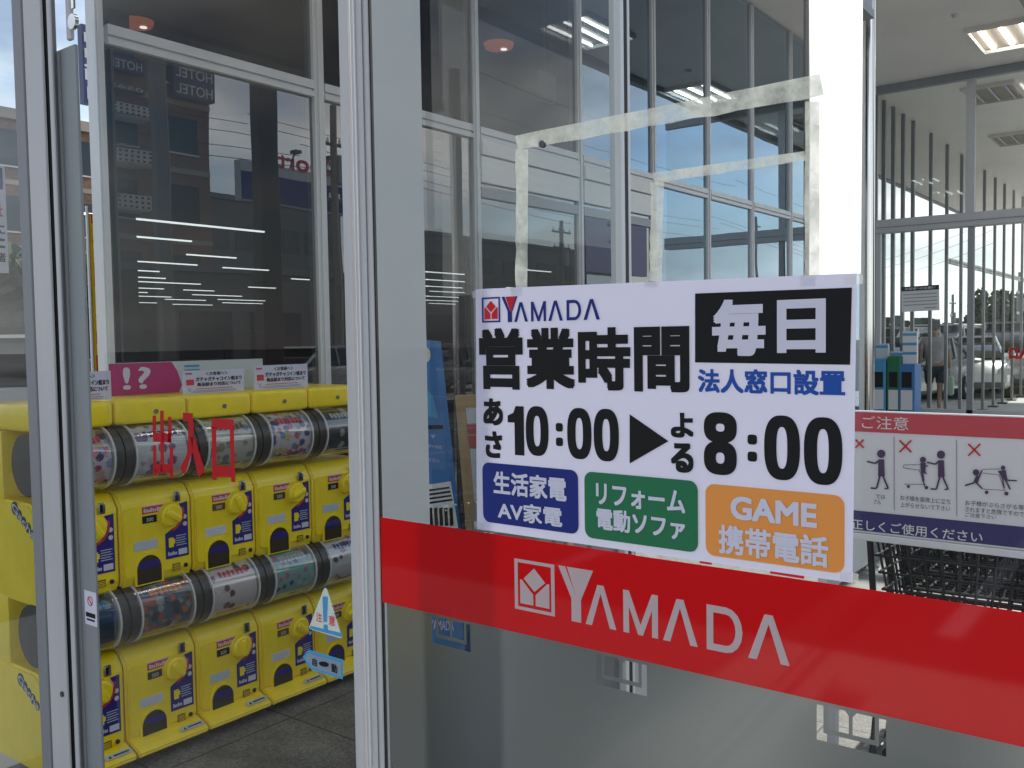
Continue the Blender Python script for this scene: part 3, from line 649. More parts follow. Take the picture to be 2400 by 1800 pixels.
# ------------------------------------------------------------------ opening-hours poster taped on the glass
XP = 1.2340
po = thing('opening_hours_poster', 'white opening hours poster with black numerals taped to the glass', 'poster', (XP, .70, 1.42))
def ppart(mb, name, m): 
    o_ = mb.build(name, m); o_.parent = po; o_.matrix_parent_inverse = Matrix.Translation(-po.location); return o_
A4 = [at(1114.6, 677.8, 0, XP), at(1118, 1240, 0, XP), at(1998, 1366, 0, XP), at(2008.7, 640.5, 0, XP)]
b = MB(); N = 24
grid = []
for i in range(N+1):
    row = []
    for j in range(9):
        u, v = i/N, j/8; q = A4[0]*(1-u)*(1-v)+A4[1]*(1-u)*v+A4[2]*u*v+A4[3]*u*(1-v)
        row.append(b.bm.verts.new((XP-.0003*math.sin(u*9)+.0004*math.sin(v*7+u*3), q.y, q.z)))
    grid.append(row)
for i in range(N):
    for j in range(8): b.bm.faces.new((grid[i][j], grid[i][j+1], grid[i+1][j+1], grid[i+1][j]))
sheet = ppart(b, 'sheet', M['paper'])
for p_ in sheet.data.polygons: p_.use_smooth = True
XT = XP-.0016
def ptext(body, xl, yt, yb, xr, m, bold=.0, nm='lettering', yt2=None, yb2=None, X=XT):
    o_, r_, u_ = rect(X, xl, yt, yb, xr, yt2, yb2); lm = MB(); lettering(body, o_, r_, u_, m, None, bold, nm, lm); return ppart(lm, nm, m)
def ppoly(nm, pts, m, X=XT): 
    b_ = MB(); b_.quad(*[tuple(at(x, y, 0, X)) for x, y in pts][::-1]); return ppart(b_, nm, m)
def pround(nm, xl, yt, yb, xr, m, rad=.014):
    o_, r_, u_ = rect(XT, xl, yt, yb, xr); w_, h_ = abs(r_.y), u_.z; b_ = MB(); b_.quad(*[(XT, o_.y-x, o_.z+z) for x, z in rrect(w_, h_, rad)][::-1]); return ppart(b_, nm, m)
# brand line
o_, r_, u_ = rect(XT, 1129.8, 697.6, 756.2, 1172.5)
def pf(u, v): return (XT, o_.y+r_.y*u, o_.z+u_.z*v)
b = MB()
for pl in EMB_OUT: b.quad(*[pf(*q) for q in pl])
ppart(b, 'emblem_frame', M['navy'])
b = MB()
for pl in EMB_IN: b.quad(*[pf(*q) for q in pl])
ppart(b, 'emblem', M['red'])
wl = at(1176, 755.5, 0, XT); wr = at(1406, 750, 0, XT); wt = at(1176, 695.8, 0, XT); hh = (wt.z-wl.z)/1.32; ss = (wr.y-wl.y)/WORD_W
b = MB()
for pl in y_+rest_: b.quad(*[(XT, wl.y+ss*u, wl.z+hh*v) for u, v in pl])
b.quad(*[(XT, wl.y+ss*u, wl.z+hh*v) for u, v in [(.70, 1.32), (.80, 1.32), (.55, .56), (.50, .56)]])
ppart(b, 'brand_letters', M['navy'])
b = MB()
for pl in tri_: b.quad(*[(XT+.0004, wl.y+ss*u, wl.z+hh*v) for u, v in pl])
ppart(b, 'brand_wedge', M['red'])
for ch, xl, yt, yb, xr in (('営', 1124, 769, 912, 1227), ('業', 1233, 769, 911, 1349), ('時', 1355, 768, 914, 1479), ('間', 1486, 766, 918, 1617)):
    ptext(ch, xl, yt, yb, xr, M['black'], .058)
ppoly('black_panel', [(1629, 687.9), (1996.7, 674), (1992.4, 855), (1629, 849.5)], M['black'])
ptext('毎', 1668.7, 703, 835, 1795, M['white'], .065, X=XT-.0008); ptext('日', 1820.6, 703, 828, 1936, M['white'], .065, X=XT-.0008)
ptext('法人窓口設置', 1635.4, 864, 920, 1981.5, M['blue'], .05)
ptext('あ', 1132.7, 932.7, 996, 1179.7, M['black'], .07); ptext('さ', 1137, 1009, 1072, 1178, M['black'], .07)
# condensed heavy numerals as drawn on the poster
def numeral(ch, xl, yt, yb, xr):
    o2, r2, u2 = rect(XT, xl, yt, yb, xr)
    W_, H_ = abs(r2.y), u2.z
    P = lambda x, z: (XT, o2.y-x, o2.z+z)
    b_ = MB()
    if ch == '1':
        b_.quad(*[P(x*W_, z*H_) for x, z in [(.42, 0), (1, 0), (1, 1), (.5, 1), (.35, .86), (0, .80), (0, .66), (.42, .66)]][::-1])
    elif ch in '08':
        def ring(cz, hz_, zz0, sw, hw):
            P = lambda x, z: (XT+zz0, o2.y-x, o2.z+z)
            n_ = 40; po_ = []
            for rx, rz in ((W_/2, hz_), (hw, sw)):
                pts = []
                for i in range(n_):
                    a_ = 2*math.pi*i/n_; c1, s1 = math.cos(a_), math.sin(a_); e_ = 2.6
                    pts.append((W_/2+rx*math.copysign(abs(c1)**(2/e_), c1), cz+rz*math.copysign(abs(s1)**(2/e_), s1)))
                po_.append(pts)
            for i in range(n_):
                j = (i+1) % n_; b_.quad(*[P(*q) for q in (po_[0][i], po_[0][j], po_[1][j], po_[1][i])][::-1])
        if ch == '0': ring(H_/2, H_/2, 0.0, H_/2-.016, W_*.15)
        else:
            ring(H_*.755, H_*.245, 0, H_*.245-.0165, W_*.13); ring(H_*.27, H_*.27, -.0003, H_*.27-.0165, W_*.13)
    elif ch == ':':
        s_ = W_
        for z in (0, H_-s_): b_.quad(*[P(x, z+y) for x, y in rrect(s_, s_, s_*.3)][::-1])
    return ppart(b_, 'numeral', M['black'])
for a_ in (('1', 1191, 951, 1065, 1229), ('0', 1233, 951, 1066.5, 1286.4), (':', 1303, 991, 1045, 1319.7), ('0', 1330, 955, 1074, 1387), ('0', 1392, 957, 1079, 1451), ('8', 1650, 964.6, 1110, 1727.3), (':', 1752, 1018, 1081, 1774.3), ('0', 1791, 972, 1122, 1875), ('0', 1884, 976, 1133, 1974.3)): numeral(*a_)
ppoly('arrowhead', [(1475.6, 970.7), (1566.7, 1034), (1475.6, 1086.4)], M['black'])
ptext('よ', 1572, 966, 1025, 1626, M['black'], .07); ptext('る', 1572, 1036, 1106, 1626, M['black'], .07)
pround('blue_panel', 1132.5, 1083, 1222, 1356, M['navy']); pround('green_panel', 1371, 1104.5, 1259, 1636, M['green']); pround('orange_panel', 1654, 1133, 1300, 1979, M['orange'])
X2 = XT-.0008
ptext('生活家電', 1157, 1103, 1157, 1328, M['white'], .042, X=X2); ptext('AV家電', 1167, 1172, 1216, 1318, M['white'], .04, X=X2)
ptext('リフォーム', 1397, 1131, 1182, 1606, M['white'], .042, X=X2); ptext('電動ソファ', 1398, 1189, 1240, 1606, M['white'], .042, X=X2)
ptext('GAME', 1712, 1161, 1216, 1915, M['white'], .07, X=X2); ptext('携帯電話', 1684, 1228, 1296, 1942, M['white'], .04, X=X2)
for i, (xc, yc) in enumerate(((1120, 690), (2000, 655), (1124, 1232), (1990, 1352))):
    c0 = at(xc, yc, 0, XP-.0021); b = MB(); b.box(XP-.0024, XP-.0020, c0.y-.012, c0.y+.012, c0.z-.006, c0.z+.006); ppart(b, 'clear_tape', film('clear_tape_film', (.8, .8, .8), .5, .2, see=.8, var=.02, gl=.1))

# ------------------------------------------------------------------ capsule vending machines
def capsule_machine(upper):
    """origin: front left bottom corner; x to the right, y to the back"""
    t = bpy.data.objects.new('capsule_machine', None); COL.objects.link(t); t.empty_display_size = .1
    W_, D_2, H = .294, .36, .355
    b_ = MB()
    prof = [(.012, 0), (0, .03), (0, H-.055), (.03, H-.012), (.05, H), (D_2, H), (D_2, 0)]
    b_.prism(prof, 0, 0, W_)
    bmesh.ops.bevel(b_.bm, geom=[e for e in b_.bm.edges if abs(e.verts[0].co.x-e.verts[1].co.x) < 1e-6], offset=.009, segments=3, affect='EDGES')
    b_.box(.004, W_-.004, .235, D_2-.002, H-.01, .595, .006)                # rear housing behind the drum
    body = b_.build('body', M['yellow'], t, True)
    p_ = MB(); p_.prism([(x+.012, z+.035) for x, z in rrect(W_-.024, H-.098, .016)], 1, -.006, .004); p_.build('front_panel', M['yellow'], t, True)
    if upper:
        c_ = MB(); c_.box(0, W_, .002, D_2, .598, .690, .016, seg=3); cap = c_.build('top_cap', M['yellow'], t, True)
        k_ = MB(); k_.tube((.16, .004, .64), (.16, -.003, .64), .009, n=16); k_.build('cap_lock', M['coin'], cap)
    else:
        c_ = MB(); c_.prism([(-.072, -.025), (-.078, -.012), (-.07, .0), (.0, .028), (.03, .028), (.03, -.025)], 0, .002, W_-.002)
        bmesh.ops.bevel(c_.bm, geom=[e for e in c_.bm.edges], offset=.005, segments=2, affect='EDGES'); tr = c_.build('tray', M['yellow'], t, True)
        l_ = MB(); l_.quad((.185, -.0626, .0093), (.285, -.0626, .0093), (.285, -.0416, .0177), (.185, -.0416, .0177)); l_.build('tray_label', M['card_grey'], tr)
        l_ = MB(); l_.quad((.196, -.0585, .0115), (.21, -.0585, .0115), (.203, -.0466, .0163)); l_.quad((.216, -.0556, .0127), (.275, -.0556, .0127), (.275, -.0492, .0153), (.216, -.0492, .0153)); l_.build('tray_print', M['black'], tr)
        for x in (.05, .245):
            w_ = MB(); w_.tube((x-.012, .03, -.045), (x+.012, .03, -.045), .024, n=16); w_.build('castor', M['clear_rim'], t, True)
    # drum
    yc, zc, r = .045, .487, .112
    sh = MB(); sh.tube((.03, yc, zc), (W_-.03, yc, zc), r, n=40, cap=False); drum = sh.build('drum', M['dome'], t, True)
    for a_, c2, e_ in ((.0, .036, 'rim'), (W_-.034, W_, 'rim')):
        s_ = MB(); s_.tube((a_, yc, zc), (c2, yc, zc), r-.004, n=40); s_.build('drum_end', M['rim'], drum, True)
    for a_ in (.037, W_-.041):
        s_ = MB(); s_.tube((a_, yc, zc), (a_+.006, yc, zc), r+.0025, n=40); s_.build('drum_ring', M['clear_rim'], drum, True)
    s_ = MB(); n_ = 18
    for i in range(n_):
        a0, a1 = R(104+i*140/n_), R(104+(i+1)*140/n_); rr = r-.006
        s_.quad((.048, yc+rr*math.cos(a0), zc+rr*math.sin(a0)), (W_-.048, yc+rr*math.cos(a0), zc+rr*math.sin(a0)), (W_-.048, yc+rr*math.cos(a1), zc+rr*math.sin(a1)), (.048, yc+rr*math.cos(a1), zc+rr*math.sin(a1)))
    art = s_.build('picture_card', M['white'], drum, True)
    s_ = MB(); rr = r-.0052
    def strip(x0, x1, d0, d1):
        for i in range(4):
            a0, a1 = R(d0+(d1-d0)*i/4), R(d0+(d1-d0)*(i+1)/4)
            s_.quad((x0, yc+rr*math.cos(a0), zc+rr*math.sin(a0)), (x1, yc+rr*math.cos(a0), zc+rr*math.sin(a0)), (x1, yc+rr*math.cos(a1), zc+rr*math.sin(a1)), (x0, yc+rr*math.cos(a1), zc+rr*math.sin(a1)))
    for i in range(7): strip(.085+i*.02, .100+i*.02, 128+(i % 2)*2, 143+(i % 3))
    strip(.07, .20, 222, 226); strip(.07, .17, 230, 233)
    s_.build('card_title', M['lbl_red'], drum, True)
    # front fittings, from the photograph
    H1 = .345
    FX = lambda u: u*W_; FZ = lambda v: H1*(1-v)
    def plate(nm, u0, u1, v0, v1, m, th=.0015, par=t, off=0.0):
        q_ = MB(); q_.box(FX(u0), FX(u1), -.0062-th-off, -.0062-off, FZ(v1), FZ(v0)); return q_.build(nm, m, par)
    cslot = MB(); cslot.box(FX(.735), FX(.825), -.012, -.004, FZ(.16), FZ(.045), .003); cs_ = cslot.build('coin_slot', M['coin'], t, True)
    q_ = MB(); q_.box(FX(.755), FX(.785), -.0135, -.0122, FZ(.14), FZ(.06)); q_.build('slot_gap', M['black'], cs_)
    rl = plate('name_label', .29, .58, .165, .24, M['lbl_red']); 
    q_ = MB()
    for i in range(9): q_.box(FX(.31)+i*.0089, FX(.31)+i*.0089+.0062, -.0086, -.0078, FZ(.225), FZ(.182+.008*(i % 3)))
    q_.box(FX(.29), FX(.58), -.0086, -.0078, FZ(.163), FZ(.150))
    q_.build('label_print', M['lbl_white'], rl)
    pl_ = plate('price_plate', .29, .485, .262, .34, M['lbl_dark'], .003)
    o2 = MB(); lettering('300', (FX(.34), -.0096, FZ(.325)), (.028, 0, 0), (0, 0, .014), None, None, 0, 'x', o2); o2.build('price_figures', M['lbl_white'], pl_)
    kx, kz = FX(.655), FZ(.29)
    kb = MB(); kb.tube((kx, -.004, kz), (kx, -.030, kz), .047, .043, 28); kb.tube((kx, -.030, kz), (kx, -.036, kz), .043, .036, 28)
    kn = kb.build('knob', M['knob'], t, True)
    kb = MB(); kb.box(kx-.036, kx+.036, -.052, -.030, kz-.013, kz+.013, .009, Matrix.Translation((kx, 0, kz)) @ Matrix.Rotation(R(25), 4, 'Y') @ Matrix.Translation((-kx, 0, -kz)), 3); kb.build('grip', M['knob'], kn, True)
    st = MB(); arc = [(FX(.655)+.058*math.cos(R(a_)), FZ(.29)+.058*math.sin(R(a_))) for a_ in (38, 20, 0, -20, -40, -60, -78)]
    pts = [(FX(.93), FZ(.175)), (FX(.93), FZ(.78)), (FX(.60), FZ(.78)), (FX(.60), FZ(.50))]+arc[::-1]
    st.prism(pts, 1, -.0078, -.0060); stk = st.build('info_sticker', M['plum'], t)
    q_ = MB()
    for (u, v, r_) in ((.845, .26, .010), (.885, .34, .009), (.885, .42, .009)):
        qq = MB(); qq.quad(*[(FX(u)+r_*math.cos(R(k*30)), -.0084, FZ(v)+r_*math.sin(R(k*30))) for k in range(12)]); qq.build('sticker_badge', M['lbl_white'], stk)
    q_.quad((FX(.78), -.0084, FZ(.755)), (FX(.905), -.0084, FZ(.755)), (FX(.905), -.0084, FZ(.69)), (FX(.78), -.0084, FZ(.69)))
    for i in range(6): q_.box(FX(.63)+i*.0065, FX(.63)+i*.0065+.0045, -.0084, -.0079, FZ(.745), FZ(.745-.03-.012*(i in (0, 3))))
    q_.build('sticker_print', M['lbl_white'], stk)
    q_ = MB(); q_.box(FX(.645), FX(.715), -.0086, -.0079, FZ(.655), FZ(.55)); q_.box(FX(.665), FX(.735), -.0084, -.0077, FZ(.62), FZ(.57)); q_.build('sticker_figure', M['knob'], stk)
    q_ = MB()
    for i in range(5): q_.box(FX(.75), FX(.90)-.006*(i % 2), -.0084, -.0079, FZ(.545+i*.026), FZ(.537+i*.026))
    q_.build('sticker_text', M['card_grey'], stk)
    q_ = MB(); n_ = 8
    for i in range(n_):
        a0, a1 = R(20-100*i/n_), R(20-100*(i+1)/n_)
        q_.quad(*[(kx+r_*math.cos(a_), -.0088, kz+r_*math.sin(a_)) for r_, a_ in ((.058, a0), (.066, a0), (.066, a1), (.058, a1))])
    q_.build('sticker_arc', M['lbl_red'], stk)
    wl_ = plate('pale_label', .17, .49, .525, .625, M['lbl_white'])
    q_ = MB()
    for i in range(3): q_.box(FX(.20), FX(.46)-.015*(i == 2), -.0084, -.0078, FZ(.56+i*.025), FZ(.552+i*.025))
    q_.build('label_print', M['card_grey'], wl_)
    ar = [(FX(.16), FZ(1.0)), (FX(.55), FZ(1.0))]; ai = []
    for rr_, lst in ((.0575, ar), (.049, ai)):
        for k in range(13): a_ = R(180*k/12); lst.append((FX(.355)+rr_*math.cos(a_), FZ(.835)+rr_*1.05*math.sin(a_)))
    q_ = MB(); q_.prism(ar, 1, -.011, -.004); fl = q_.build('chute', M['yellow'], t, True)
    q_ = MB(); q_.prism([(FX(.355)-.049, FZ(.985)), (FX(.355)+.049, FZ(.985))]+ai, 1, -.0125, -.0112); q_.build('chute_flap', M['flap'], fl)
    q_ = MB(); q_.prism([(FX(.355)-.040, FZ(.82)), (FX(.355)+.040, FZ(.82)), (FX(.355)+.044, FZ(.80)), (FX(.355)+.034, FZ(.745)), (FX(.355)-.034, FZ(.745)), (FX(.355)-.044, FZ(.80))], 1, -.0135, -.0127); q_.build('flap_label', M['plum'], fl)
    vt = plate('vent', .69, .80, .845, .925, M['vent'])
    q_ = MB()
    for i in range(4): q_.box(FX(.70), FX(.79), -.0086, -.0078, FZ(.865+i*.017), FZ(.859+i*.017))
    q_.build('vent_slat', M['yellow'], vt)
    q_ = MB(); q_.tube((FX(.88), -.004, FZ(.885)), (FX(.88), -.0095, FZ(.885)), .0085, n=16); q_.build('lock', M['screw'], t)
    q_ = MB(); q_.tube((FX(.40), .006, .012), (FX(.40), -.004, .012), .0085, n=14); q_.build('lower_lock', M['screw'], t)
    return t
ART = [print_art('card_pink_white', (.62, .58, .62), [(.45, .05, .12), (.05, .05, .09), (.55, .45, .3), (.30, .32, .5), (.7, .3, .35)], 30, .55),
       print_art('card_white_blue', (.66, .68, .72), [(.07, .12, .28), (.10, .10, .12), (.5, .52, .55), (.25, .12, .3)], 24, .48),
       print_art('card_sage', (.52, .53, .45), [(.30, .25, .20), (.42, .44, .40), (.55, .5, .5), (.2, .23, .26)], 28, .5),
       print_art('card_white_multi', (.66, .60, .64), [(.05, .07, .25), (.5, .1, .2), (.5, .45, .15), (.07, .05, .10), (.12, .3, .5)], 34, .52),
       print_art('card_black', (.03, .035, .04), [(.4, .42, .44), (.02, .02, .03), (.03, .05, .1), (.015, .02, .02)], 22, .42),
       print_art('card_dark_blue', (.03, .055, .10), [(.05, .18, .35), (.02, .02, .04), (.25, .3, .35), (.03, .06, .1)], 24),
       print_art('card_dark_crowd', (.05, .11, .16), [(.45, .18, .05), (.03, .10, .2), (.35, .08, .06), (.3, .36, .4), (.02, .03, .05)], 36, .65),
       print_art('card_white_line', (.68, .62, .64), [(.05, .03, .04), (.68, .62, .64), (.25, .06, .08), (.68, .62, .64)], 22, .36),
       print_art('card_teal', (.22, .46, .45), [(.05, .06, .12), (.55, .12, .2), (.4, .55, .55), (.22, .46, .45)], 30, .40),
       print_art('card_pale', (.66, .66, .70), [(.05, .05, .12), (.5, .2, .25), (.66, .66, .7)], 26, .42)]
NAMES = ['pink and white picture card', 'white card with blue shapes', 'sage grey picture card', 'white card with small coloured figures', 'black picture card', 'dark blue picture card', 'dark crowded picture card with orange title', 'white card with black line drawings', 'teal picture card', 'pale card at the right end']
POSN = ['leftmost of the upper row', 'second of the upper row', 'middle of the upper row', 'fourth of the upper row', 'right end of the upper row', 'leftmost of the lower row', 'second of the lower row', 'middle of the lower row', 'fourth of the lower row', 'right end of the lower row']
XM = [1.470+.3*i for i in range(5)]
protoU = capsule_machine(True); protoL = capsule_machine(False)
for row, proto in ((0, protoU), (1, protoL)):
    for i, x in enumerate(XM):
        k = row*5+i; loc = (x, 3.15, .660 if row == 0 else .072)
        lab = f'yellow capsule machine with {NAMES[k]}, {POSN[k]}'
        if i == 0: o = tag(proto, lab, 'capsule machine', 'yellow capsule machines'); o.location = loc
        else: o = dup(proto, loc, 0, lab, 'yellow capsule machines')
        for c in o.children:
            if c.name.startswith('pale_label'): setmat(c, [M['lbl_white'], M['card_grey'], M['sign_white']][k % 3])
            if c.name.startswith('price_plate'): setmat(c, [M['lbl_dark'], M['vent'], M['black']][(k*2) % 3])
            for g_ in c.children:
                if g_.name.startswith('grip'):
                    cv = Vector((.655*.294, 0, .345*.71)); g_.matrix_basis = Matrix.Translation(cv) @ Matrix.Rotation(R(random.uniform(-50, 60)), 4, 'Y') @ Matrix.Translation(-cv)
                if g_.name.startswith('picture_card'): setmat(g_, ART[k])
                if g_.name.startswith('card_title'): setmat(g_, [M['lbl_red'], M['plum'], M['vent'], M['lbl_red'], M['lbl_white'], M['sky_blue'], M['orange'], M['lbl_red'], M['lbl_white'], M['plum']][k])
for row, o, loc in ((0, protoU, Vector((XM[0], 3.15, .660))), (1, protoL, Vector((XM[0], 3.15, .072)))):   # print on the side of the end machines only
    u0 = at(*((27, 1190) if row == 0 else (42, 1592)), 0, XM[0]-.0012)-loc; u1 = at(*((80, 1268) if row == 0 else (90, 1668)), 0, XM[0]-.0012)-loc
    d = u1-u0; up = Vector((0, d.z, -d.y)).normalized()*.030
    if up.z < 0: up = -up
    s_ = MB(); n_ = 5
    for k in range(n_):
        c_ = u0+d*((k+.5)/n_)+up*.4; r_ = .024 if k == 0 else .017+.002*(k % 2)
        s_.prism([(c_.y+r_*math.cos(R(q*24)), c_.z+r_*math.sin(R(q*24))) for q in range(15)], 0, -.0010-.0001*k, .0004)
    sp_ = s_.build('side_print', M['sign_navy'], o)
    lm = MB(); lettering('Gacha', u0-Vector((.0009, 0, 0)), d, up*.9, None, None, .04, 'x', lm); lm.build('side_lettering', M['lbl_white'], sp_)

# notices standing on the machines, and the magenta board behind them
def cardstand(px0, yt0, px1, yb, label, kind):
    a_ = at(px0, yt0, 1, 3.21); c2 = at(px1, yb, 1, 3.21); W_, H_ = c2.x-a_.x, (a_.z-1.352)*1.18
    t_ = thing('notice_card', label, 'notice', (a_.x, 3.21, 1.352), 0, 'white notices on the capsule machines')
    MB().box(0, W_, 0, .003, 0, H_).build('card', M['white'], t_)
    lm = MB(); lettering('＜お客様へ＞', (.36*W_, -.001, .76*H_), (.36*W_, 0, 0), (0, 0, .17*H_), None, None, .02, 'x', lm)
    lettering('ガチャガチャコイン詰まり', (.20*W_, -.001, .52*H_), (.76*W_, 0, 0), (0, 0, .19*H_), None, None, .045, 'x', lm)
    lettering('商品詰まり対応について', (.22*W_, -.001, .31*H_), (.72*W_, 0, 0), (0, 0, .17*H_), None, None, .045, 'x', lm); lm.build('lettering', M['black'], t_)
    q_ = MB()
    q_.box(.04*W_, .14*W_, -.0015, -.0005, .84*H_, .90*H_); q_.box(.05*W_, .17*W_, -.0015, -.0005, .38*H_, .62*H_); q_.box(.2*W_, .8*W_, -.0015, -.0005, .20*H_, .225*H_); q_.build('red_print', M['lbl_red'], t_)
    q_ = MB()
    for s_ in (1, -1): q_.box(-.5, .5, -.0015, -.0005, -.09, .09, 0, Matrix.Translation((.10*W_, 0, .18*H_)) @ Matrix.Rotation(R(45*s_), 4, 'Y') @ Matrix.Diagonal((.09*W_, 1, .07*H_, 1)))
    for k in range(2): q_.box(.15*W_, .85*W_, -.0015, -.0005, (.06+.055*k)*H_, (.08+.055*k)*H_)
    q_.build('small_print', M['steel_grey'], t_)
cardstand(120, 885, 262, 945, 'white notice card partly hidden behind the grey door stile', 0)
cardstand(428, 878, 573, 930, 'white notice card standing right of the magenta board', 0)
cardstand(595, 866, 722, 918, 'white notice card farthest right on the yellow machines', 0)
a_ = at(255, 880, 1, 3.40); c2 = at(660, 930, 1, 3.40)
t = thing('display_board', 'magenta and pale grey board lying behind the notice cards', 'board', (a_.x, 3.40, 1.352))
W_ = at(617, 900, 1, 3.4).x-a_.x
MB().box(0, W_, 0, .006, 0, .128).build('board', M['card_grey'], t)
MB().prism([(0, 0), (.30, 0), (.315, .03), (.295, .09), (.27, .126), (0, .126)], 1, -.002, -.0005).build('magenta_patch', M['pink'], t)
lm = MB(); lettering('!?', (.055, -.003, .022), (.12, 0, 0), (0, 0, .088), None, None, .03, 'x', lm); lm.build('lettering', M['white'], t)
lm = MB(); lettering('134', (.33, -.003, .045), (.07, 0, 0), (0, 0, .028), None, None, .0, 'x', lm)
for k in range(2): lm.box(.33, .40, -.003, -.001, .085+k*.018, .093+k*.018)
lm.build('blue_print', M['sky_blue'], t)

# ------------------------------------------------------------------ lobby furniture
t = thing('column', 'plain pale grey flat column behind the fixed glass', 'column', (1.835, 1.87, 0))
MB().box(-.098, .094, -.10, -.018, 0, 3.55, .004).build('shaft', M['column'], t); MB().box(-.104, .100, -.106, -.012, 0, .10, .004).build('plinth', M['alu_dark'], t)
t = thing('lobby_side_wall', 'tinted side glass of the lobby ending in a slim dark stile', 'glass panel', (2.5, 1.77, 0))
b = MB(); b.quad((-.56, 0, .08), (.47, 0, .08), (.47, 0, 3.5), (-.56, 0, 3.5)); b.build('pane', M['glass_side'], t)
b = MB(); b.box(.475, .50, -.025, .025, 0, 3.54, .003); b.box(.535, .552, -.02, .02, 0, 3.54, .003); b.build('stile', M['alu_light'], t)
MB().box(.501, .534, -.018, .018, 0, 3.54).build('gasket', M['gasket'], t); MB().box(-.56, .474, -.025, .025, 0, .08).build('rail', M['alu'], t); MB().box(-.36, .474, .006, .018, .081, 1.06).build('kick_panel', M['alu_dark'], t); MB().box(.56, 3.62, .0, .02, .05, 1.0).build('low_panel', M['column'], t); MB().box(.56, 3.62, -.01, .03, 1.001, 1.03).build('panel_cap', M['alu'], t)
t = thing('steel_post', 'polished steel corner post between the poster and the cart sign', 'post', (6.18, 1.785, 0))
MB().tube((0, 0, 0), (0, 0, 3.9), .034, n=24).build('shaft', M['chrome'], t, True); MB().box(-.03, .05, .02, .052, 0, 3.9).build('channel', M['alu_light'], t); MB().tube((0, 0, 0), (0, 0, .02), .07, n=24).build('foot', M['chrome'], t)
# white cloth on a dark pole, made up for an unexplained glaring strip
t = thing('strip_stand_in', 'tall plain white cloth on a dark pole, standing in for an unidentified glaring strip', 'banner', (3.0, 1.066, 0))
MB().tube((0, 0, 0), (0, 0, 3.4), .009, n=12).build('pole', M['steel_dark'], t, True)
b = MB(); rows = []
for i in range(13):
    row = []
    for j in range(20):
        u = i/12; z = 1.74+j*.081; row.append(b.bm.verts.new((.005*math.sin(u*5+j*.3), -.009-u*.167, z)))
    rows.append(row)
for i in range(12):
    for j in range(19): b.bm.faces.new((rows[i][j], rows[i+1][j], rows[i+1][j+1], rows[i][j+1]))
b.build('cloth', M['stand_in_white'], t, True)
MB().tube((0, .02, 3.32), (0, -.20, 3.32), .006, n=10).build('cross_bar', M['steel_dark'], t); MB().box(-.18, .18, -.18, .18, 0, .06, .01).build('base', M['steel_dark'], t)

# blue display leaning beside the inner door
def lean(name, label, cat, px_tl, px_bl, px_tr, X, m, dz=0.0):
    pass
def slab(X, tl, tr, br, bl, th=.03):
    b_ = MB(); f_ = [at(*p_, 0, X) for p_ in (tl, tr, br, bl)]
    fa = [b_.bm.verts.new(p_) for p_ in f_]; fb = [b_.bm.verts.new(p_+Vector((th, 0, 0))) for p_ in f_]
    fs = [b_.bm.faces.new(fa[::-1]), b_.bm.faces.new(fb)]
    for i in range(4): fs.append(b_.bm.faces.new((fa[i], fa[(i+1) % 4], fb[(i+1) % 4], fb[i])))
    bmesh.ops.recalc_face_normals(b_.bm, faces=fs); return b_
XB = 2.25
t = thing('blue_display', 'tapering blue advertising stand leaning behind the grey column', 'advertising stand', (XB, 2.0, 0))
def tp(b_, nm, m): return fpart(t, nm, b_, m)
tp(slab(XB, (940, 795), (1014, 800), (1094, 1560), (940, 1560), .04), 'panel', M['banner_blue'])
zz = lambda u, v: (980+u/3.19, 780+v/3.19)
def tq(nm, pts, m, off=.0015): tp(MB().quad(*[tuple(at(*q, 0, XB-off)) for q in pts][::-1]), nm, m)
tq('picture_disc', [zz(60+34*math.cos(R(k*20)), 165+55*math.sin(R(k*20))) for k in range(18)], M['cream'])
tq('picture_patch', [zz(62, 420), zz(110, 470), (zz(150, 640)), zz(62, 620)], M['sky_blue'])
tq('black_strip', [zz(50, 690), zz(185, 690), zz(188, 720), zz(50, 722)], M['black'])
tq('white_sheet', [zz(50, 1140), zz(243, 1110), zz(300, 1460), zz(50, 1460)], M['sign_white'])
b = MB()
for i, (v, u1) in enumerate(((770, 135), (845, 180), (945, 160))):
    o2, r2, u2 = rect(XB-.002, *zz(45, v-14), zz(45, v+14)[1], zz(u1, 0)[0]); lettering(['ます', '、ブイ対応', 'ください'][i], o2, r2, u2, None, None, .02, 'x', b)
tp(b, 'lettering', M['white'])
b = MB()
for i in range(4):
    q = [zz(55+8*i, 1175+30*i), zz(232+8*i, 1150+30*i), zz(234+8*i, 1164+30*i), zz(57+8*i, 1190+30*i)]
    b.quad(*[tuple(at(*k, 0, XB-.003)) for k in q][::-1])
for i in range(5): 
    q = [zz(80+38*i, 1310), zz(104+38*i, 1305), zz(112+38*i, 1440), zz(86+38*i, 1445)]; b.quad(*[tuple(at(*k, 0, XB-.003)) for k in q][::-1])
tp(b, 'small_print', M['black'])
b = MB()
for i in range(4): q = [zz(105+38*i, 1330), zz(118+38*i, 1328), zz(122+38*i, 1390), zz(110+38*i, 1392)]; b.quad(*[tuple(at(*k, 0, XB-.0035)) for k in q][::-1])
tp(b, 'yellow_print', M['cream'])
o2, r2, u2 = rect(XB-.002, 1008, 1452, 1474, 1064); lm = MB(); lettering('YAMADA', o2, r2+Vector((0, 0, .012)), u2, None, None, .02, 'x', lm); tp(lm, 'lettering', M['white'])
XW = 2.62
t = thing('plywood_board', 'brown plywood board with paper notices, leaning beside the blue stand', 'notice board', (XW, 2.2, 0))
tp(slab(XW, (1066, 926), (1310, 920), (1350, 1560), (1118, 1560), .03), 'board', M['ply'])
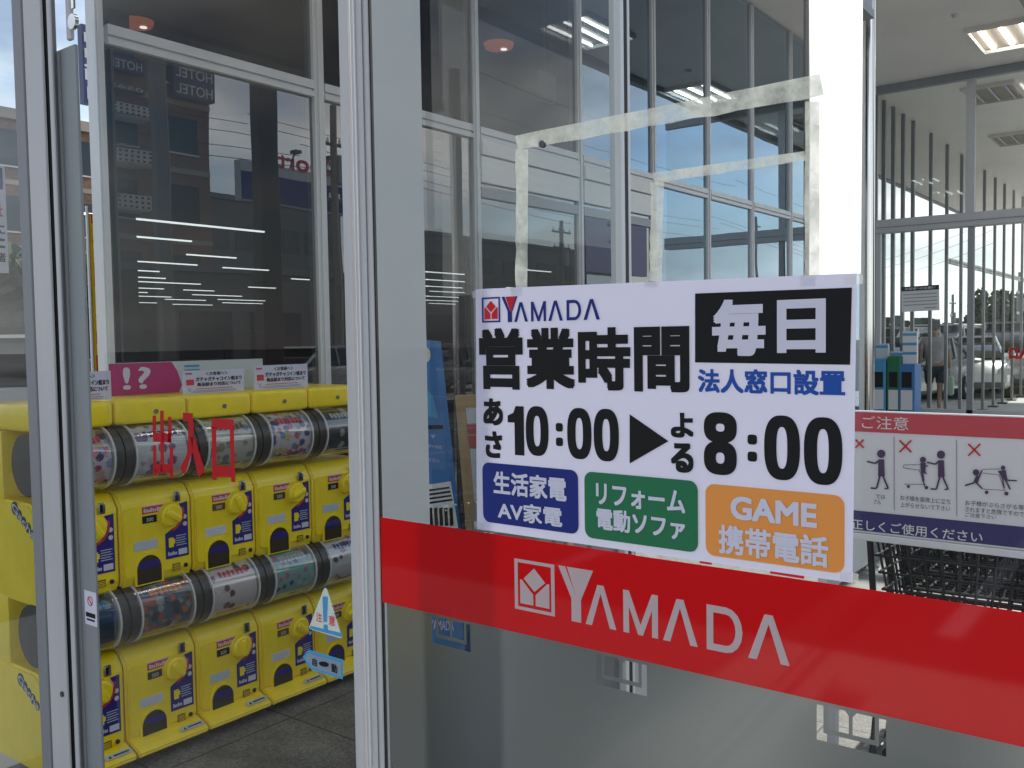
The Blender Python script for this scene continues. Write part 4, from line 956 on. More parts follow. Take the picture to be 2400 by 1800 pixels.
for nm, q, m in (('paper', [zz(355, 560), (1200, 953), (1204, 990), zz(368, 680)], M['sign_white']), ('paper', [zz(362, 690), (1200, 996), (1206, 1018), zz(370, 755)], M['maroon']), ('paper', [zz(370, 770), (1204, 1022), (1210, 1048), zz(385, 860)], M['maroon']), ('paper', [zz(388, 870), (1208, 1052), (1240, 1260), zz(428, 1370)], M['sign_white'])):
    tp(MB().quad(*[tuple(at(*k, 0, XW-.002)) for k in q][::-1]), nm, m)
t = tag(MB().box(1.42, 2.22, 1.50, 1.96, .007, .022, .004).build('door_mat', mat('mat_black', (.02, .02, .022), .95, 0, .3, 40)), 'black door mat on the lobby floor', 'door mat')

# ------------------------------------------------------------------ cart notice board
XC = 2.85
sb = thing('cart_sign', 'board of cart warnings with a red top and violet bottom strip', 'sign', (XC, .6, 0))
def sp(b_, nm, m, par=None):
    o2 = b_.build(nm, m); o2.parent = sb; o2.matrix_parent_inverse = Matrix.Translation(-sb.location); return o2
sz = lambda u, v: (2000+u/4.147, 1000+v/4.147)
zt, zb = 1.318, .945
yl, yr = 1.02, .28
sp(MB().box(XC, XC+.02, yr, yl, zb, zt, .004), 'board', M['sign_white'])
sp(MB().box(XC-.002, XC-.0005, yr, yl, at(2200, 1020, 0, XC).z, zt-.004), 'red_strip', M['maroon'])
vz0, vz1 = at(2045, 1246, 0, XC).z, at(2045, 1200, 0, XC).z
sp(MB().box(XC-.002, XC-.0005, yr+.03, yl, vz0, vz1), 'violet_strip', M['violet'])
def stext(body, xl, yt, yb, xr, m, bold=.0):
    o2, r2, u2 = rect(XC-.0035, xl, yt, yb, xr); lm = MB(); lettering(body, o2, r2, u2, None, None, bold, 'x', lm); return sp(lm, 'lettering', m)
stext('ご注意', 2020, 974, 1004, 2129, M['sign_white'])
stext('「正しくご使用ください', 1985, 1214, 1238, 2303, M['sign_white'], .01)
stext('お子様を座席上に立ち', 2110, 1160, 1172, 2227, M['grey_pic']); stext('上がらせないで下さい', 2110, 1176, 1188, 2227, M['grey_pic'])
stext('お子様がぶらさがる等', 2262, 1172, 1184, 2400, M['grey_pic']); stext('されますと危険ですので', 2262, 1187, 1199, 2400, M['grey_pic']); stext('ご注意下さい', 2262, 1201, 1211, 2335, M['grey_pic'])
stext('では', 2052, 1158, 1168, 2075, M['grey_pic']); stext('さん', 2048, 1170, 1180, 2065, M['grey_pic'])
def spoly(lst, nm, m, off=.004):
    b_ = MB()
    for pl in lst: b_.quad(*[tuple(at(*sz(*k), 0, XC-off)) for k in pl][::-1])
    return sp(b_, nm, m)
def bar(a, b_, w_):
    dx, dy = b_[0]-a[0], b_[1]-a[1]; l_ = math.hypot(dx, dy); nx, ny = -dy/l_*w_/2, dx/l_*w_/2
    return [(a[0]+nx, a[1]+ny), (b_[0]+nx, b_[1]+ny), (b_[0]-nx, b_[1]-ny), (a[0]-nx, a[1]-ny)]
def disc(c, r, n_=14): return [(c[0]+r*math.cos(2*math.pi*k/n_), c[1]+r*math.sin(2*math.pi*k/n_)) for k in range(n_)]
spoly([bar((395, 100), (398, 815), 5), bar((1002, 130), (1005, 868), 5)], 'divider', M['grey_pic'])
for x, y, s_ in ((60, 165, 40), (505, 190, 58), (1175, 225, 58)):
    spoly([bar((x-s_, y-s_), (x+s_, y+s_), 16)], 'cross_mark', M['red']); spoly([bar((x-s_, y+s_), (x+s_, y-s_), 16)], 'cross_mark', M['red'], .0046)
def figure(lst, nm='pictogram'):
    for i, q in enumerate(lst): spoly([q], nm, M['grey_pic'], .004+.00012*i)
def man(dx, dy=0):
    return [disc((852+dx, 272+dy), 40), [(825+dx, 325+dy), (880+dx, 325+dy), (888+dx, 490+dy), (822+dx, 490+dy)], bar((835+dx, 335+dy), (795+dx, 365+dy), 18), bar((795+dx, 365+dy), (715+dx, 345+dy), 15), bar((840+dx, 485+dy), (808+dx, 605+dy), 17), bar((808+dx, 608+dy), (750+dx, 604+dy), 15), bar((868+dx, 485+dy), (920+dx, 605+dy), 17), bar((925+dx, 605+dy), (885+dx, 612+dy), 14)]
figure(man(0)); figure(man(-582, -8))
figure([disc((676, 322), 30), [(650, 352), (705, 352), (700, 450), (655, 450)], bar((690, 385), (725, 380), 12), bar((670, 445), (680, 530), 22), bar((690, 450), (715, 455), 14), bar((680, 530), (695, 580), 12)])
figure([bar((490, 372), (650, 370), 5), bar((490, 372), (487, 400), 5), bar((487, 400), (640, 422), 5), bar((640, 420), (690, 560), 5), bar((495, 558), (700, 562), 5), disc((535, 582), 15), disc((710, 592), 18)], 'cart_pictogram')
figure([disc((1193, 445), 32), [(1190, 480), (1235, 470), (1210, 550), (1165, 545)], bar((1225, 480), (1250, 425), 14), bar((1175, 545), (1085, 572), 16), bar((1195, 545), (1255, 605), 14), disc((1455, 400), 22), [(1405, 430), (1480, 420), (1500, 520), (1450, 510)], bar((1470, 500), (1525, 610), 16), bar((1490, 520), (1590, 525), 14), bar((1450, 500), (1465, 600), 14)])
figure([bar((1250, 415), (1420, 410), 5), bar((1255, 450), (1410, 470), 5), bar((1260, 608), (1480, 618), 5), disc((1295, 638), 18), disc((1487, 650), 20), bar((1420, 470), (1470, 620), 5)], 'cart_pictogram')
b = MB()
for y in (.36, .94): b.box(XC+.022, XC+.05, y-.015, y+.015, 0, zt-.02, .003)
sp(b, 'leg', M['alu'])
sp(MB().box(XC-.004, XC+.024, yr, yl, zb-.022, zb-.0005, .003), 'bottom_rail', M['alu_light'])

# nested carts behind the sign
def cart():
    t_ = bpy.data.objects.new('shopping_cart', None); COL.objects.link(t_); t_.empty_display_size = .1
    # x forward, y across; origin on the ground under the basket
    W_, L0, zr, zf = .25, .80, .93, .60
    b_ = MB()
    top = [(-.38, -W_, zr), (.42, -W_+.05, zr-.03), (.42, W_-.05, zr-.03), (-.38, W_, zr), (-.38, -W_, zr)]
    b_.path(top, .009)
    bot = [(-.34, -W_+.05, zf+.04), (.34, -W_+.09, zf), (.34, W_-.09, zf), (-.34, W_-.05, zf+.04), (-.34, -W_+.05, zf+.04)]
    b_.path(bot, .007)
    b_.build('basket_rim', M['cart'], t_, True)
    m_ = MB()
    def lerp(a, b2, f_): return tuple(a[i]+(b2[i]-a[i])*f_ for i in range(3))
    for s_ in range(4):
        a, b2, c_, d_ = top[s_], top[s_+1], bot[s_], bot[s_+1]; n_ = 14 if s_ in (0, 2) else 9
        for i in range(1, n_): m_.tube(lerp(a, b2, i/n_), lerp(c_, d_, i/n_), .0045, n=5)
        for k in (.2, .4, .6, .8): m_.tube(lerp(a, c_, k), lerp(b2, d_, k), .0045, n=5)
    for i in range(1, 10): m_.tube(lerp(bot[0], bot[3], i/10), lerp(bot[1], bot[2], i/10), .0045, n=5)
    for i in range(1, 12): m_.tube(lerp(bot[0], bot[1], i/12), lerp(bot[3], bot[2], i/12), .0045, n=5)
    m_.build('basket_mesh', M['cart'], t_)
    h_ = MB(); h_.path([(-.36, -W_, zr-.02), (-.50, -W_-.005, zr+.07), (-.50, W_+.005, zr+.07), (-.36, W_, zr-.02)], .014, 10); h_.build('handle', M['steel_grey'], t_, True)
    f_ = MB()
    for s_ in (-1, 1): f_.path([(-.36, s_*W_, zr-.03), (-.30, s_*(W_-.02), .35), (-.36, s_*(W_-.01), .12), (.40, s_*(W_-.08), .12)], .011, 8)
    f_.build('frame', M['cart'], t_, True)
    for x, y in ((-.36, -W_+.01), (-.36, W_-.01), (.40, -W_+.08), (.40, W_-.08)):
        w_ = MB(); w_.tube((x, y-.012, .055), (x, y+.012, .055), .05, n=16); w_.build('castor', M['tyre'], t_, True)
    return t_
c0 = cart(); tag(c0, 'black wire shopping cart, first of the nested row behind the sign', 'shopping cart', 'nested shopping carts behind the sign'); c0.location = (3.52, .68, 0); c0.rotation_euler = (0, 0, R(4))
for i, (x, y, a_, lb) in enumerate([(3.80, .70, 4, 'second in the nested row'), (4.08, .72, 4, 'third in the nested row'), (4.36, .74, 3, 'last in the nested row'), (3.75, .12, -3, 'apart from the row, at the right edge')]):
    dup(c0, (x, y, 0), R(a_), f'black wire shopping cart {lb}', 'nested shopping carts behind the sign')

# ------------------------------------------------------------------ glazed screen across the walk, and what stands beyond
XF = 12.36
fs = thing('glazed_screen', 'tall glazed screen with a grey door header across the covered walk', 'glass panel', (XF, 2.5, 0))
def fsp(nm, b_, m): return fpart(fs, nm, b_, m)
fsp('beam', MB().box(XF-.03, XF+.05, .6, 3.48, 4.60, 4.698), M['steel_grey'])
fsp('header', MB().box(XF-.06, XF+.14, .6, 3.48, 2.835, 3.0, .006), M['alu'])
fsp('header_trim', MB().box(XF-.068, XF-.061, .6, 3.48, 2.895, 2.905), M['alu_dark'])
fsp('mullion', MB().box(XF-.03, XF+.03, 2.33, 2.43, 3.005, 4.597), M['alu'])
fsp('mullion', MB().box(XF-.03, XF+.03, 2.33, 2.40, .02, 2.832), M['alu_mid'])
fsp('stile', MB().box(XF-.03, XF+.03, 3.42, 3.48, .02, 2.832), M['alu'])
fsp('rail', MB().box(XF-.03, XF+.03, .6, 3.415, .50, .60), M['alu'])
fsp('pane', MB().quad((XF, .6, .02), (XF, 3.45, .02), (XF, 3.45, 2.84), (XF, .6, 2.84)), M['glass_far'])
fsp('pane', MB().quad((XF, .6, 2.99), (XF, 3.45, 2.99), (XF, 3.45, 4.61), (XF, .6, 4.61)), M['glass_far'])
a_ = at(2364, 812, 0, XF-.004); c2 = at(2384, 843, 0, XF-.004)
lm = MB(); wch = (a_.y-c2.y); lettering('出入口', (XF+.004, c2.y-2.5*wch+.0, c2.z), (0, 3.5*wch, 0), (0, 0, a_.z-c2.z), None, None, .09, 'x', lm); fsp('lettering', lm, film('backlit_red_film', (.85, .03, .04), .7, .3))  # sticker film with the light behind it put in as brighter red
a_ = at(2114, 671, 0, XF-.01); c2 = at(2202, 727, 0, XF-.01)
t = thing('notice_sheet', 'white notice sheet with a black heading hung on the far glazed screen', 'notice', (XF-.012, c2.y, c2.z)); W_, H_ = a_.y-c2.y, a_.z-c2.z; t.rotation_euler = (R(-1.2), 0, 0)
MB().box(0, .006, 0, W_, 0, H_).build('sheet', M['sign_white'], t); MB().box(-.002, -.0005, 0, W_, H_*.82, H_).build('heading', M['black'], t)
lm = MB(); lettering('お客様へのお願い', (-.004, W_*.9, H_*.86), (0, -W_*.8, 0), (0, 0, H_*.1), None, None, .02, 'x', lm); lm.build('lettering', M['white'], t)
b = MB()
for k in range(5): b.box(-.002, -.0005, W_*(.06 if k < 4 else .08), W_*(.95 if k < 4 else .4), H_*(.66-.14*k), H_*(.70-.14*k))
b.build('small_print', M['steel_grey'], t)
# leaflet stands
for i, (px, hgt, m, dk, lb) in enumerate([(2068, 1.22, M['card_grey'], M['sky_blue'], 'blue leaflet stand with a pale header, left of three'), (2102, 1.24, M['card_grey'], M['green'], 'dark green leaflet stand between the two blue ones'), (2133, 1.5, M['sign_white'], M['banner_blue'], 'tall blue leaflet stand with a white striped header')]):
    c0_ = at(px, 900, 0, 11.4); hw = (.078, .074, .088)[i]; ct = (1.25, 1.28, 1.19)[i]; ht_ = (1.43, 1.34, 1.57)[i]
    t = thing('leaflet_stand', lb, 'leaflet stand', (11.4, c0_.y, 0), 0, 'leaflet stands beyond the lobby')
    MB().box(-.15, .15, -hw, hw, 0, ct, .01).build('cabinet', dk, t)
    MB().box(-.156, -.151, -hw*.62, hw*.62, .92, 1.10).build('opening', M['black'], t)
    hd = MB().box(-.03, .03, -hw*.92, hw*.92, ct+.002, ht_, .004).build('header', m, t)
    b = MB()
    for k in range(1+2*(i == 2)): b.box(-.034, -.0305, -hw*.88, hw*.88, ht_-.05-.11*k, ht_-.02-.11*k)
    b.build('header_stripe', M['sky_blue'], hd)
    MB().box(-.156, -.151, -hw*.72, hw*.72, .66, .89).build('leaflets', M['sign_white'], t)
# free posts and a rail standing in for the front's further mullions and transom
PX = [12.75, 13.12, 13.58, 14.09, 14.64, 15.73, 16.84, 17.96, 19.0, 20.0, 21.1, 22.15, 23.3, 24.5, 25.7, 27.0, 28.4]
pr = thing('mullion_stand_in', 'slim steel post standing in for a further mullion of the glass front', 'post', (PX[0], 3.60, 0), 0, 'posts along the covered walk')
MB().box(-.03, .03, -.025, .025, 0, 4.69, .004).build('shaft', M['steel_grey'], pr); MB().box(-.09, .09, -.09, .09, 0, .03).build('base_plate', M['steel_dark'], pr)
for x in PX[1:]: dup(pr, (x, 3.60, 0), 0, pr['label'], 'posts along the covered walk')
t = thing('transom_stand_in', 'white horizontal rail standing in for the transom of the glass front', 'rail', (28, 3.70, 2.755)); MB().box(-10.5, .6, -.03, .03, 0, .03).box(-10.5, .6, -.03, .03, .045, .085).build('bar', M['white_panel'], t)
# main grey pillar of the arcade at px 2280 seen through the screen is the screen's own mullion

# ------------------------------------------------------------------ cars
def car(name, label, cat, loc, rz, paint, kind, group=None):
    """x forward; origin on the ground at the middle"""
    t_ = thing(name, label, cat, loc, rz, group)
    S = {'sedan': dict(L=4.5, st=[(-2.2, .45, .82, .70), (-2.1, .30, .95, .78), (-1.4, .22, 1.0, .84), (.0, .20, .98, .86), (1.2, .22, .92, .84), (1.9, .25, .80, .78), (2.2, .35, .62, .66)], cab=[(-1.75, .98, .98, .70), (-1.0, 1.0, 1.42, .62), (.1, 1.0, 1.45, .62), (1.25, .93, .95, .68)]),
         'van': dict(L=4.6, st=[(-2.25, .42, 1.22, .80), (-2.18, .28, 1.28, .84), (-1.2, .22, 1.28, .87), (.6, .22, 1.22, .87), (1.6, .24, 1.05, .85), (2.1, .28, .88, .80), (2.25, .38, .70, .70)], cab=[(-2.2, 1.27, 1.30, .80), (-2.05, 1.28, 1.74, .74), (.4, 1.24, 1.80, .74), (1.55, 1.06, 1.10, .76)]),
         'kei': dict(L=3.4, st=[(-1.68, .40, 1.0, .68), (-1.6, .25, 1.05, .72), (0, .2, 1.02, .74), (1.2, .22, .95, .72), (1.6, .26, .80, .68), (1.7, .38, .62, .60)], cab=[(-1.62, 1.04, 1.08, .68), (-1.45, 1.05, 1.66, .62), (.3, 1.03, 1.70, .62), (1.2, .96, 1.0, .66)])}[kind]
    def loft(secs, nm, m, par=t_, cross=None):
        b_ = MB(); rings = []
        for s_ in secs:
            pts = cross(s_); rings.append([b_.bm.verts.new(q) for q in pts])
        k_ = len(rings[0])
        for r0_, r1_ in zip(rings, rings[1:]):
            for i in range(k_): b_.bm.faces.new((r0_[i], r0_[(i+1) % k_], r1_[(i+1) % k_], r1_[i]))
        b_.bm.faces.new(rings[0][::-1]); b_.bm.faces.new(rings[-1]); bmesh.ops.recalc_face_normals(b_.bm, faces=b_.bm.faces[:])
        return b_.build(nm, m, par, True)
    def bodyx(s_):
        x, zb_, zt_, w_ = s_; zm = zb_+(zt_-zb_)*.55
        return [(x, -w_*.86, zb_), (x, -w_*.98, zb_+.08), (x, -w_, zm), (x, -w_*.97, zt_-.06), (x, -w_*.86, zt_), (x, w_*.86, zt_), (x, w_*.97, zt_-.06), (x, w_, zm), (x, w_*.98, zb_+.08), (x, w_*.86, zb_)]
    body_ = loft(S['st'], 'body', paint, t_, bodyx)
    def cabx(s_):
        x, z0_, z1_, w_ = s_; wb_ = w_+.10*(z1_-z0_ > .2)
        return [(x, -wb_, z0_-.02), (x, -w_, z1_), (x, w_, z1_), (x, wb_, z0_-.02)]
    loft(S['cab'], 'windows', M['car_glass'], t_, cabx)
    rf = S['cab']
    b_ = MB(); (xa, _, za, wa), (xb, _, zb2, wb2) = rf[1], rf[2]
    b_.prism([(xa-.12, -wa), (xb+.10, -wb2), (xb+.10, wb2), (xa-.12, wa)], 2, max(za, zb2)-.015, max(za, zb2)+.03)
    for s_ in (-1, 1):
        for x in (xa, (xa+xb)/2, xb): b_.tube((x, s_*(wa+.012), max(za, zb2)-.01), (x+.05*(x-xa), s_*(wa+.11), rf[1][1]), .03, n=6)
        b_.tube((xb, s_*wb2, zb2), (rf[3][0], s_*(rf[3][3]+.02), rf[3][2]), .035, n=6); b_.tube((xa, s_*wa, za), (rf[0][0], s_*(rf[0][3]+.03), rf[0][2]), .04, n=6)
    b_.build('roof', paint, t_)
    Lh = S['L']/2; wr = .31 if kind != 'kei' else .27
    for x in (-Lh*.60, Lh*.62):
        for s_ in (-1, 1):
            y0 = s_*(S['st'][2][3]-.08); w_ = MB(); w_.tube((x, y0-.1, wr), (x, y0+.1, wr), wr, n=24); wo = w_.build('wheel', M['tyre'], t_, True)
            w_ = MB(); w_.tube((x, y0+s_*.098, wr), (x, y0+s_*.108, wr), wr*.66, n=20); w_.build('rim', M['rimsteel'], wo)
    f0, f1 = S['st'][-2], S['st'][1]
    for s_ in (-1, 1):
        MB().box(f0[0]+.02, S['st'][-1][0]+.015, s_*f0[3]*.80-.14, s_*f0[3]*.80+.14, f0[2]-.22, f0[2]-.06, .03).build('headlight', M['lamp_white'], t_, True)
        MB().box(S['st'][0][0]-.012, f1[0], s_*f1[3]*.84-.10, s_*f1[3]*.84+.10, f1[2]-.30, f1[2]-.06, .02).build('tail_light', M['lamp_red'], t_, True)
        MB().box(rf[3][0]-.35, rf[3][0]-.22, s_*(rf[3][3]+.20)-.07, s_*(rf[3][3]+.20)+.07, 1.0, 1.12, .02).build('mirror', paint, t_, True)
    MB().box(S['st'][-1][0]-.02, S['st'][-1][0]+.03, -.60, .60, .30, .42, .02).build('bumper', M['steel_dark'], t_); MB().box(S['st'][0][0]-.03, S['st'][0][0]+.02, -.60, .60, .35, .48, .02).build('bumper', M['steel_dark'], t_)
    MB().box(S['st'][0][0]-.04, S['st'][0][0]-.03, -.165, .165, .62, .78).build('number_plate', M['white'], t_)
    return t_
G1 = 'cars parked beyond the covered walk'
car('parked_car', 'white sedan parked beyond the posts at the right', 'car', (25.4, 4.95, -.02), R(196), M['car_white'], 'sedan', G1)
car('parked_car', 'silver car with an open view of its front wheel, left of the person', 'car', (22.4, 5.75, -.02), R(160), M['car_silver'], 'sedan', G1)
car('parked_car', 'white small car far behind the leaflet stands', 'car', (26.5, 7.1, -.02), R(165), M['car_white'], 'kei', G1)
car('parked_car', 'beige small car behind the white sedan', 'car', (31, 5.2, -.02), R(190), M['car_beige'], 'kei', G1)
car('parked_car', 'silver van at the right edge beyond the posts', 'van', (27.5, 4.1, -.02), R(185), M['car_silver'], 'van', G1)
car('parked_car', 'white small car left of the silver car, behind the leaflet stands', 'car', (25.2, 6.9, -.02), R(170), M['car_white'], 'kei', G1)
car('parked_car', 'white van behind the person, near the distant pole', 'van', (30.5, 6.7, -.02), R(178), M['car_white'], 'van', G1)
car('parked_car', 'silver small car behind the white van', 'car', (34.5, 6.4, -.02), R(175), M['car_silver'], 'kei', G1)
G2 = 'cars mirrored in the glass front'
car('parked_car', 'silver sedan mirrored in the dark glass above the magenta board', 'car', (15.5, -10.5, -.02), R(-8), M['car_silver'], 'sedan', G2)
car('parked_car', 'dark sedan mirrored in the glass behind the silver one', 'car', (21.5, -12.0, -.02), R(172), M['car_dark'], 'sedan', G2)
car('parked_car', 'white van mirrored low in the sky-tinted glass panes', 'van', (37, -9.0, -.02), R(10), M['car_white'], 'van', G2)
car('parked_car', 'white small car mirrored beside the white van in the glass panes', 'car', (31.5, -10.0, -.02), R(0), M['car_white'], 'kei', G2)
car('parked_car', 'white small car behind the left side glass', 'car', (6.3, 14.0, -.02), R(60), M['car_white'], 'kei')

# ------------------------------------------------------------------ person walking away under the canopy
def skin(name, verts, edges, m, parent, sub=2):
    me = bpy.data.meshes.new(name); me.from_pydata([v[:3] for v in verts], edges, []); o2 = bpy.data.objects.new(name, me); COL.objects.link(o2)
    md = o2.modifiers.new('skin', 'SKIN'); sk = me.skin_vertices[0].data
    for i, v in enumerate(verts): sk[i].radius = (v[3], v[4] if len(v) > 4 else v[3])
    sk[0].use_root = True; md.use_smooth_shade = True
    sd = o2.modifiers.new('sub', 'SUBSURF'); sd.levels = sub; sd.render_levels = sub
    dg = bpy.context.evaluated_depsgraph_get(); dg.update(); m2 = bpy.data.meshes.new_from_object(o2.evaluated_get(dg)); bpy.data.objects.remove(o2); m2.materials.clear(); m2.materials.append(m)
    o3 = bpy.data.objects.new(name, m2); COL.objects.link(o3); o3.parent = parent
    for p_ in m2.polygons: p_.use_smooth = True
    return o3
pc = at(2190, 951, 0, 19.5)
pe = thing('person', 'person in a pale grey shirt and dark shorts walking away with a green bag', 'person', (19.5, pc.y, 0), R(8))
# x forward (away), y left
V = [(0, 0, .93, .13, .15), (0, 0, 1.12, .11, .15), (.01, 0, 1.32, .12, .18), (.0, 0, 1.46, .07, .09), (.01, 0, 1.53, .055), (.02, 0, 1.63, .085, .075), (.025, 0, 1.72, .07, .065),
     (0, .19, 1.41, .055), (-.03, .25, 1.16, .042), (.04, .27, .93, .033), (.06, .27, .85, .03), (0, -.19, 1.41, .055), (.01, -.25, 1.16, .042), (-.02, -.27, .92, .033), (-.02, -.27, .84, .03),
     (0, .095, .86, .09), (.10, .10, .50, .06), (.02, .10, .10, .04), (.14, .10, .04, .035), (0, -.095, .86, .09), (-.04, -.10, .50, .06), (-.22, -.10, .14, .04), (-.14, -.10, .05, .035)]
Ed = [(0, 1), (1, 2), (2, 3), (3, 4), (4, 5), (5, 6), (2, 7), (7, 8), (8, 9), (9, 10), (2, 11), (11, 12), (12, 13), (13, 14), (0, 15), (15, 16), (16, 17), (17, 18), (0, 19), (19, 20), (20, 21), (21, 22)]
skin('body', V, Ed, M['skin'], pe)
skin('shirt', [(0, 0, .86, .155, .19), (0, 0, 1.10, .135, .175), (.01, 0, 1.33, .14, .20), (0, 0, 1.45, .085, .11), (0, .20, 1.41, .075), (-.02, .245, 1.20, .065), (0, -.20, 1.41, .075), (.01, -.245, 1.20, .065)], [(0, 1), (1, 2), (2, 3), (2, 4), (4, 5), (2, 6), (6, 7)], M['shirt'], pe)
skin('shorts', [(0, 0, .90, .145, .17), (0, .10, .80, .105), (.075, .105, .52, .085), (0, -.10, .80, .105), (-.03, -.105, .52, .085)], [(0, 1), (1, 2), (0, 3), (3, 4)], M['shorts'], pe)
MB().ball((.0, 0, 1.685), .105, (1, .88, 1.05)).build('hair', M['hair'], pe, True)
b = MB()
for s_ in (1, -1): b.ball((.02, s_*.078, 1.635), .024, (.6, .4, 1.2), 10)
b.build('ear', M['skin'], pe, True)
for (bx, by, bz, sd) in ((.06, .27, .80, 1), (-.02, -.27, .79, -1)):
    b = MB()
    for k in range(4): b.path([(bx-.03+.02*k, by, bz+.02), (bx-.032+.021*k, by, bz-.03-.008*(k in (1, 2))), (bx-.026+.018*k, by-sd*.014, bz-.062-.01*(k in (1, 2)))], .009, 6)
    b.path([(bx+.035, by, bz+.03), (bx+.055, by-sd*.01, bz-.005), (bx+.048, by-sd*.015, bz-.03)], .01, 6); b.build('fingers', M['skin'], pe, True)
for x, y, z in ((.10, .10, .035), (-.17, -.10, .05)): MB().ball((x, y, z), .06, (2.0, .8, .75), 14).build('shoe', M['shoe'], pe, True)
t = thing('shopping_bag', 'pale green shopping bag held in the walking person\'s right hand', 'bag', (19.48, pc.y-.30, .33), R(8))
b = MB(); b.prism([(-.15, 0), (.15, 0), (.17, .36), (-.17, .36)], 1, -.05, .05); bmesh.ops.bevel(b.bm, geom=b.bm.edges[:], offset=.02, segments=2, affect='EDGES'); b.build('bag_body', M['bag'], t, True)
MB().path([(-.08, 0, .36), (-.04, 0, .455), (.04, 0, .455), (.08, 0, .36)], .006, 6).build('bag_handle', M['bag'], t)

# ------------------------------------------------------------------ beyond: poles, wires, buildings, trees
def pole(label, loc, h, arms, rz=0, grp='utility poles'):
    t_ = thing('utility_pole', label, 'utility pole', loc, rz, grp)
    MB().tube((0, 0, 0), (0, 0, h), .17, .11, 12).build('pole', M['pole'], t_, True)
    for z, w_ in arms:
        a2 = MB(); a2.box(-w_, w_, -.05, .05, z, z+.09); ao = a2.build('cross_arm', M['steel_dark'], t_)
        i_ = MB()
        for k in range(4): i_.tube((-w_+.1+k*(2*w_-.2)/3, 0, z+.09), (-w_+.1+k*(2*w_-.2)/3, 0, z+.26), .05, .03, 8)
        i_.build('insulator', M['white_panel'], ao)
    b_ = MB(); b_.tube((.3, 0, h-2.6), (.3, 0, h-1.7), .22, n=14); b_.box(.0, .3, -.04, .04, h-2.3, h-2.2); b_.build('transformer', M['steel_grey'], t_, True)
    return t_
q = mir(783, 330, 24); pole('utility pole mirrored in the glass left of the silver centre post', (q.x, q.y, -.02), q.z+1.2, [(q.z-.2, .9), (q.z-1.1, .9), (q.z-2.0, .7)])
q = mir(1318, 540, 30); pole('utility pole mirrored under the white door header', (q.x, q.y, -.02), q.z+.6, [(q.z-.1, .9), (q.z-1.0, .8)])
q = mir(1772, 525, 40); pole('utility pole mirrored in the sky-tinted panes above the poster', (q.x, q.y, -.02), q.z+.8, [(q.z-.3, 1.0), (q.z-1.2, 1.0), (q.z-2.1, .8)])
q = at(2233, 702, 0, 95); pole('distant utility pole seen between the posts right of the notice sheet', (q.x, q.y, -.02), q.z+.5, [(q.z-.4, 1.2), (q.z-1.6, 1.0)])
q = at(2390, 690, 0, 70); pole('distant utility pole at the right edge beyond the posts', (q.x, q.y, -.02), q.z+1.5, [(q.z, 1.2), (q.z-1.4, 1.0)])
q = at(1994, 530, 1, 11); 
wr = thing('power_line', 'bundle of black power lines strung across the sky', 'power line', (0, -20, 0))
def sag(b_, p_, q_, s_, r_=.02, n_=14):
    p_, q_ = Vector(p_), Vector(q_); pts = []
    for i in range(n_+1):
        f_ = i/n_; v = p_.lerp(q_, f_); v.z -= s_*4*f_*(1-f_); pts.append(v)
    for a2, b2 in zip(pts, pts[1:]): b_.tube(a2, b2, r_, n=5, cap=False)
for y, z, s_ in ((-2.0, 10.2, .5), (-1.2, 9.6, .5), (1.0, 8.6, .7), (1.6, 8.1, .7), (0, 12.5, .4)):
    for x0, x1 in ((-30, 22), (22, 62), (62, 120)):
        b = MB(); sag(b, (x0, y, z), (x1, y, z-.4), s_, .012); b.build('cable', M['wire'], wr)
wr = thing('power_line', 'thin power lines between the distant poles at right', 'power line', (0, 0, 0))
for dz in (0, .9, 1.6):
    b = MB(); sag(b, (95, 30, 6.6+dz), (70, 12, 7.6+dz), .5, .012); b.build('cable', M['wire'], wr)
    b = MB(); sag(b, (95, 30, 6.6+dz), (120, 60, 7.5+dz), .5, .012); b.build('cable', M['wire'], wr)

def building(name, label, cat, x0, x1, y0, y1, h, m, floors, cols, face, parts=True):
    """face: '+y' or '-y' side carries windows and balconies"""
    t_ = thing(name, label, cat, ((x0+x1)/2, (y0+y1)/2, -.02)); w_, d_ = (x1-x0)/2, (y1-y0)/2
    MB().box(-w_, w_, -d_, d_, 0, h).build('wall', m, t_); MB().box(-w_-.2, w_+.2, -d_-.2, d_+.2, h+.002, h+.5).build('roof', M['stone_band'], t_)
    s_ = 1 if face == '+y' else -1; yf = s_*d_
    fh = h/floors; cw = 2*w_/cols
    for f_ in range(floors):
        MB().box(-w_, w_, min(yf, yf+s_*.05), max(yf, yf+s_*.05), f_*fh+.02, f_*fh+.24).build('band', M['stone_band'], t_)
        for c_ in range(cols):
            xc = -w_+cw*(c_+.5); wo = MB().box(xc-cw*.28, xc+cw*.28, min(yf, yf+s_*.03), max(yf, yf+s_*.03), f_*fh+.9, f_*fh+fh*.84).build('window', M['window_dark'], t_)
            MB().box(xc-cw*.30, xc+cw*.30, min(yf+s_*.031, yf+s_*.08), max(yf+s_*.031, yf+s_*.08), f_*fh+.82, f_*fh+.895).build('window_sill', M['lattice'], wo)
    return t_, w_, d_, yf, fh, cw, s_
